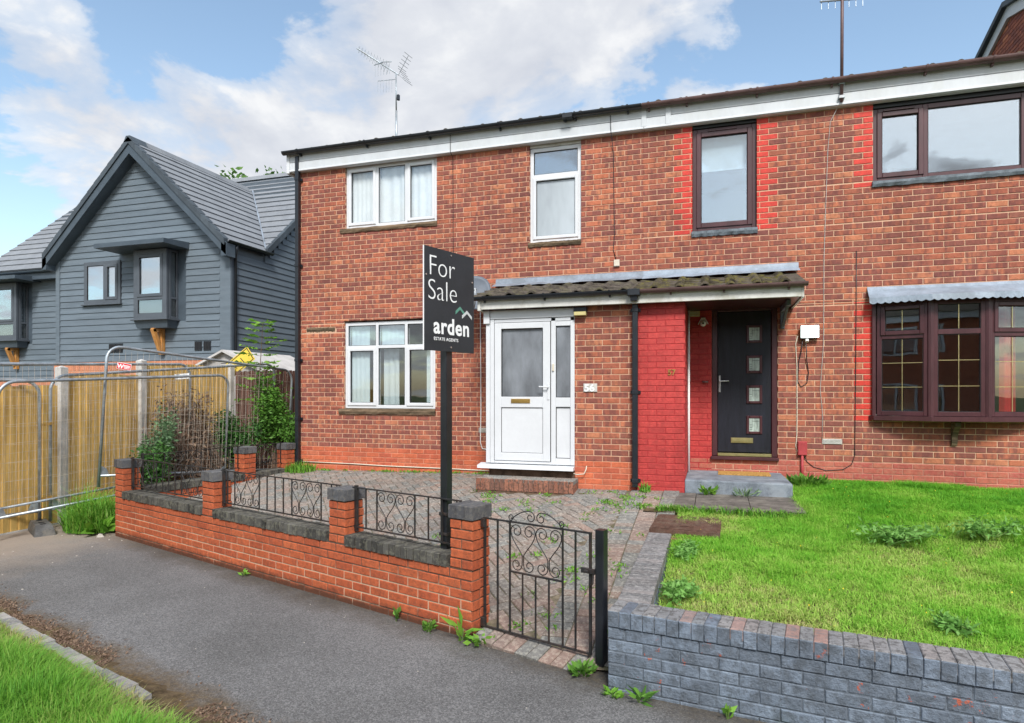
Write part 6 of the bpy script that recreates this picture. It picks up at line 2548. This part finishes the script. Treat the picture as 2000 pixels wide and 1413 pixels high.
pbr('leaf_stem', (.12, .20, .05), .7, .2, 8, 0, .2)
plant_mat('leaf_weed', [(0, (.12, .28, .06)), (.5, (.19, .40, .09)), (1, (.30, .50, .18))])
shrub('green leafy shrub against the side railing behind the orange wall', (-7.98, 7.5, .15), .20, .26, .85, 1700, .06, 'leaf_dark')
shrub('pale leafed low shrub below the dead brush', (-8.15, 7.75, .3), .26, .30, 1.15, 1300, .07, 'leaf_grey', group=None)
shrub('tall green climber shrub against the dark screen fence', (-7.75, 9.95, .45), .36, .32, 1.55, 3800, .075, 'leaf_green', clumps=34, stems=14)
shrub('green bush in front of the dark screen fence beside the dead brush', (-8.0, 9.35, .35), .46, .40, 1.1, 4200, .07, 'leaf_dark', clumps=30, stems=12)
shrub('sprawling weeds behind the side wall near the house corner', (-7.05, 9.75, .45), .30, .30, .95, 1700, .07, 'leaf_green')
# dead brush heap
db = thing('dead_brush', 'heap of dead brown branches leaning on the golden fence', 'brushwood', (-8.35, 8.3, .2))
m = MB()
tips = []
for k in range(230):
    an_ = rng.uniform(0, 6.28)
    rr = rng.uniform(.15, 1) ** .6
    b_ = Vector((-8.42 + .52 * rr * math.cos(an_), 8.62 + 1.0 * rr * math.sin(an_), rng.uniform(.15, .7)))
    t_ = Vector((-8.50 + rng.uniform(-.22, .25), 8.62 + rng.gauss(0, .30), rng.uniform(1.2, 2.02) - .35 * abs(rr * math.sin(an_))))
    q_ = (b_ + t_) / 2 + Vector((rng.uniform(-.1, .12), rng.uniform(-.15, .15), rng.uniform(0, .2)))
    m.tube([b_, q_, t_], .006, 4, rs=[.007, .005, .002], cap=False)
    tips += [b_ + (t_ - b_) * rng.random() for _ in range(14)]
    for _ in range(4):
        s_ = b_ + (t_ - b_) * rng.random()
        m.tube([s_, s_ + Vector((rng.uniform(-.2, .25), rng.uniform(-.25, .25), rng.uniform(-.25, .15)))], .0022, 3, cap=False)
m.build('branches', 'twig', db)
tp = np.array([tuple(t_) for t_ in tips]) + nrg.normal(0, .06, (len(tips), 3))
tp = np.concatenate([tp, tp[::2] + nrg.normal(0, .08, (len(tp[::2]), 3))])
leaf_mesh('dead_leaves', 'leaf_dead', tp, np.full(len(tp), .085), nrg.uniform(0, 1, len(tp)), db, 2.8, .7)
# ash sapling above the dark fence
sap = thing('ash_sapling', 'thin bright green sapling rising above the dark screen fence', 'sapling', (-7.35, 10.05, .5))
m = MB()
sx = Vector(R_CAM * ((508 - 1000) / 1250 * 11.6) + F_CAM * 11.6)
stem = [Vector((sx.x, sx.y, .5)), Vector((sx.x - .05, sx.y, 1.6)), Vector((sx.x, sx.y, 2.3)), Vector((sx.x + .06, sx.y, 3.12))]
m.tube(stem, .012, 6, rs=[.016, .012, .008, .003])
cen, dr_ = [], []
for k, z in enumerate((1.7, 1.9, 2.1, 2.28, 2.38, 2.52, 2.62, 2.74, 2.84, 2.95, 3.04, 3.1)):
    for sg_ in (1, -1):
        an_ = k * 2.4 + sg_ * 1.2
        o_ = Vector((sx.x + .06 * (z - 2.3), sx.y, z))
        hd = (R_CAM * (sg_ * rng.uniform(.7, 1)) + F_CAM * rng.uniform(-.5, .5)).normalized()
        L_ = rng.uniform(.22, .36) * (1.1 if z < 2.8 else .7)
        tip_ = o_ + hd * L_ + UP * (L_ * rng.uniform(.0, .35))
        m.tube([o_, (o_ + tip_) / 2 + UP * .03, tip_], .003, 4, cap=False)
        for i in range(1, 7):
            p_ = o_ + (tip_ - o_) * (i / 6.3) + UP * .02
            for s2 in (1, -1):
                cen.append(tuple(p_))
                dr_.append(tuple(hd * .6 + hd.cross(UP) * s2 + UP * rng.uniform(-.3, .2)))
m.build('stem', 'bark', sap)
leaf_mesh('leaves', 'leaf_bright', cen, np.full(len(cen), .12), nrg.uniform(.2, 1, len(cen)), sap, 2.6, 0, dr_)


def tuft(label, c, r, h, n, mat='verge_grass', name='grass_tuft', wid=.005):
    rr = np.sqrt(nrg.uniform(0, 1, n)) * r
    an_ = nrg.uniform(0, 6.28, n)
    pts_ = np.stack([c[0] + rr * np.cos(an_), c[1] + rr * np.sin(an_), np.full(n, c[2])], 1)
    o_ = blades(name, mat, pts_, h * nrg.uniform(.4, 1.1, n) * (1.1 - .5 * rr / r), nrg.uniform(.3, 1, n), wid, 1.0)
    return tag(o_, label, 'grass tuft')


def rosette(label, c, n, size, mat, name='weed', elong=3.0, up=.5, spread=.5, stems=0, sh=.2):
    root = thing(name, label, 'weed', c)
    an_ = nrg.uniform(0, 6.28, n)
    rr = nrg.uniform(0, 1, n) ** .7 * size * spread
    cen_ = np.stack([c[0] + rr * np.cos(an_), c[1] + rr * np.sin(an_), c[2] + nrg.uniform(0, size * up * .8, n)], 1)
    d_ = np.stack([np.cos(an_), np.sin(an_), nrg.uniform(.1, 1.2, n) * up * 1.6], 1)
    leaf_mesh('leaves', mat, cen_, np.full(n, size), nrg.uniform(.1, 1, n), root, elong, 0, d_)
    m_ = MB()
    for k in range(max(3, stems)):
        e_ = Vector(c) + Vector((rng.uniform(-1, 1) * size * spread, rng.uniform(-1, 1) * size * spread, size * up * rng.uniform(.5, 1) + (sh if k < stems else 0)))
        m_.tube([Vector(c) - UP * .01, e_], .003, 4)
    m_.build('stem', 'leaf_stem', root)
    return root


tuft('long grass tuft at the foot of the black downpipe', (-6.45, 8.95, zp(-6.45, 8.95)), .24, .24, 420)
tuft('tall green grass clump between the site fence and the orange wall end pier', (-7.95, 6.62, .02), .42, .55, 1900, wid=.006)
tuft('tall seeding grass beside the fence post base', (-8.35, 6.75, .02), .28, .75, 420, 'lawn_grass', wid=.004)
rosette('broad leafed dock in front of the tall grass clump', (-7.72, 6.42, .02), 26, .22, 'leaf_bright', elong=2.0, spread=.5)
rosette('long leafed dandelion at the foot of the gate pier', WL(5.95, -.06, 0), 11, .17, 'leaf_bright', elong=4.5, up=.9, spread=.15)
rosette('low weed patch under the gate beside the pier', WL(6.10, -.02, .01), 40, .07, 'leaf_bright', elong=2.0, spread=1.2)
rosette('leafy weed at the foot of the black gate post', WL(6.96, -.04, 0), 80, .065, 'leaf_green', elong=2.4, up=.8, spread=.9)
rosette('small round leafed weed at the corner of the grey wall', GW(.05, -.06, 0), 40, .045, 'leaf_bright', elong=1.6, spread=.8)
rosette('dandelion rosette in front of the grey wall', GW(.22, -.07, 0), 16, .10, 'leaf_green', elong=4.0, spread=.2)
rosette('bright seedling at the foot of the grey wall', GW(1.02, -.07, -.02), 46, .05, 'leaf_bright', elong=1.6, spread=.9)
rosette('tiny seedling halfway along the grey wall foot', GW(.72, -.05, -.01), 9, .07, 'leaf_bright', elong=2.2, up=1.0, spread=.2)
rosette('small sapling weed at the foot of the orange wall near the for sale post', WL(5.25, -.06, 0), 16, .05, 'leaf_green', elong=1.7, up=1.6, spread=.35, stems=2, sh=.04)
rosette('reddish weed at the foot of the orange wall near the gate pier', WL(5.62, -.07, 0), 46, .045, 'leaf_green', elong=1.8, up=1.5, spread=.8, stems=2, sh=.05)
rosette('tiny weed at the foot of the middle of the orange wall', WL(3.05, -.05, 0), 12, .06, 'leaf_bright', elong=2, spread=.5)
shrub('thistle clump in the middle of the lawn', (1.55, 6.55, zl(1.55, 6.55) - .02), .34, .28, .17, 520, .065, 'leaf_weed', 'weed', 12, 30, 'weed', 'leaf_stem', None, 2.8)
shrub('thistle clump with tall stems in the lawn near the right edge', (2.35, 6.75, zl(2.35, 6.75) - .02), .26, .24, .22, 340, .06, 'leaf_weed', 'weed', 9, 24, 'weed', 'leaf_stem', None, 3.0)
shrub('thistle clump on the lawn close to the grey wall', (1.42, 4.45, zl(1.42, 4.45) - .02), .15, .12, .10, 170, .06, 'leaf_weed', 'weed', 6, 16, 'weed', 'leaf_stem', None, 3.2)
rosette('low leafy weed on the lawn below the red meter box', (1.15, 8.9, zl(1.15, 8.9)), 150, .09, 'leaf_green', elong=2.2, up=.9, spread=2.4, stems=4, sh=.06)
shrub('leafy weeds along the inner face of the grey side wall', (-.24, 4.85, zl(-.24, 4.85) - .02), .13, .34, .10, 480, .045, 'leaf_weed', 'weed', 10, 30, 'weed', 'leaf_stem', None, 2.0)
rosette('broad bright leaf at the inner corner of the grey wall', (-.28, 4.35, zl(-.28, 4.35) + .02), 14, .09, 'leaf_bright', elong=1.5, up=.7, spread=.3)
shrub('weeds growing over the grey side wall end beside the manhole', (-.22, 5.72, zl(-.22, 5.72) - .02), .13, .30, .09, 420, .042, 'leaf_weed', 'weed', 10, 28, 'weed', 'leaf_stem', None, 2.2)
rosette('green weed growing at the foot of the grey doorstep, the bushier one', (-.06, 8.17, .605), 60, .085, 'leaf_bright', elong=2.4, up=.9, spread=.9)
rosette('grey-green wispy weed in front of the grey doorstep', (.35, 8.15, .61), 90, .085, 'leaf_grey', elong=5, up=.9, spread=1.6)
tuft('grass tuft at the foot of the middle black downpipe', (-.82, 8.16, zp(-.82, 8.16)), .07, .17, 60, wid=.006)
for i, xg in enumerate((-.3, -.1, .1, .35, .6, .8)):
    pass
n = 900
xg = nrg.uniform(-.62, .95, n)
yg = 7.30 + nrg.normal(0, .05, n)
tag(blades('grass_fringe', 'verge_grass', np.stack([xg, yg, np.full(n, .545)], 1), nrg.uniform(.03, .10, n), nrg.uniform(.3, 1, n), .005, 1.4), 'bright grass fringe along the front edge of the dark slabs', 'grass', kind='stuff')
# weeds in the paving joints, too many and too small to count
cw, dw_ = [], []
for k in range(120):
    X = rng.uniform(-3.2, -.62) if k < 85 else rng.uniform(-6.5, -3.0)
    Y = rng.uniform(4.6, 8.1) if k < 60 else (rng.choice([rng.uniform(5.2, 6.6), rng.uniform(7.3, 8.1)]) if k < 85 else 9.12)
    if not patio_in(X, Y):
        continue
    if k >= 60 and k < 85:
        X = rng.choice([-.80, -1.0, -1.2]) + rng.uniform(-.02, .02)
    for j_ in range(rng.randint(5, 26)):
        cw.append((X + rng.gauss(0, .05), Y + rng.gauss(0, .06), zp(X, Y) + .004))
        dw_.append((rng.uniform(-1, 1), rng.uniform(-1, 1), rng.uniform(.2, 1)))
tag(leaf_mesh('weeds', 'leaf_bright', cw, np.full(len(cw), .042), nrg.uniform(0, .8, len(cw)), None, 3, 0, dw_), 'scattered small weeds growing in the block paving joints', 'weeds', kind='stuff')
n = 60
xg, yg = scatter(160, -.3, 4, 4.3, 8.8, in_lawn)
leaf = leaf_mesh('buttercups', 'flower', np.stack([xg, yg, np.array([zl(a, b) for a, b in zip(xg, yg)]) + .045], 1)[:110], np.full(min(110, len(xg)), .012), nrg.uniform(0, 1, min(110, len(xg))), None, 1.1)
tag(leaf, 'scattered yellow buttercup heads in the lawn', 'flowers', kind='stuff')
pc = thing('pale_stone', 'pale broken stone on the tarmac at the wall end pier', 'stone', (-7.52, 6.28, 0))
m = MB()
vs = []
for k in range(7):
    an_ = k / 7 * 6.28
    vs.append((-7.53 + .06 * math.cos(an_) * rng.uniform(.7, 1.2), 6.27 + .05 * math.sin(an_) * rng.uniform(.7, 1.2), .0))
vs2 = [(x_ * .5 + -7.53 * .5, y_ * .5 + 6.27 * .5, .035 + rng.uniform(-.01, .01)) for x_, y_, _ in vs]
m.add(vs + vs2, [(k, (k + 1) % 7, 7 + (k + 1) % 7, 7 + k) for k in range(7)] + [tuple(range(7, 14))])
m.build('stone', 'stone_pale', pc)
# small grit and leaf litter lying on the path
m = MB()
for k in range(170):
    X, Y = rng.uniform(-9, 1.2), rng.uniform(2.4, 6.8)
    if (Vector((X, Y, 0)) - P0).dot(NW) > -.03 or Y < kerb_line(X) + .1:
        continue
    r_ = rng.uniform(.002, .005) * (1.8 if X < -6 else 1)
    m.hexa([(X - r_, Y - r_, 0), (X + r_, Y - r_ * .6, 0), (X + r_ * .8, Y + r_, 0), (X - r_ * .7, Y + r_, 0), (X - r_ * .6, Y - r_ * .5, r_), (X + r_ * .5, Y - r_ * .5, r_ * 1.1), (X + r_ * .5, Y + r_ * .4, r_), (X - r_ * .4, Y + r_ * .6, r_ * .8)])
tag(m.build('grit', 'stone_pale'), 'loose pale grit scattered over the tarmac', 'grit', kind='stuff')


def tree(label, base, h, r, n, seed, leaf=.22):
    rn = random.Random(seed)
    root = thing('tree', label, 'tree', base, 'trees beyond the clad house')
    B = Vector(base)
    m_ = MB()
    m_.tube([B, B + Vector((.1, 0, h * .35)), B + Vector((0, .1, h * .75))], .2, 8, rs=[.24, .17, .07])
    cl_ = []
    for k in range(26):
        an_ = rn.uniform(0, 6.28)
        a_ = B + UP * (h * rn.uniform(.3, .7))
        e_ = B + Vector((math.cos(an_) * r * rn.uniform(.3, 1), math.sin(an_) * r * rn.uniform(.3, 1), h * rn.uniform(.62, 1.0)))
        m_.tube([a_, (a_ + e_) / 2 + UP * .2, e_], .05, 5, rs=[.07, .04, .015], cap=False)
        cl_ += [e_, (a_ + e_) / 2]
    m_.build('trunk', 'bark', root)
    cl_ = np.array([tuple(c_) for c_ in cl_])
    ix = nrg.integers(0, len(cl_), n)
    ce_ = cl_[ix] + nrg.normal(0, .25, (n, 3))
    leaf_mesh('crown', 'leaf_tree', ce_, np.full(n, leaf if base[1] > 0 else .5), nrg.uniform(.1, .6, n) + .4 * (ix % 7) / 7, root, 1.8)


tree('green tree top showing above the grey roof ridge, the taller one', (-18.9, 23.5, 0), 10.8, 2.0, 7500, 3)
tree('green tree top showing above the grey roof ridge next to the brick house', (-17.3, 24.2, 0), 11.2, 1.6, 5000, 5)
tree('sparse green tree top beyond the grey roof ridge near the gable', (-20.7, 23.8, 0), 10.5, 1.4, 2600, 8)
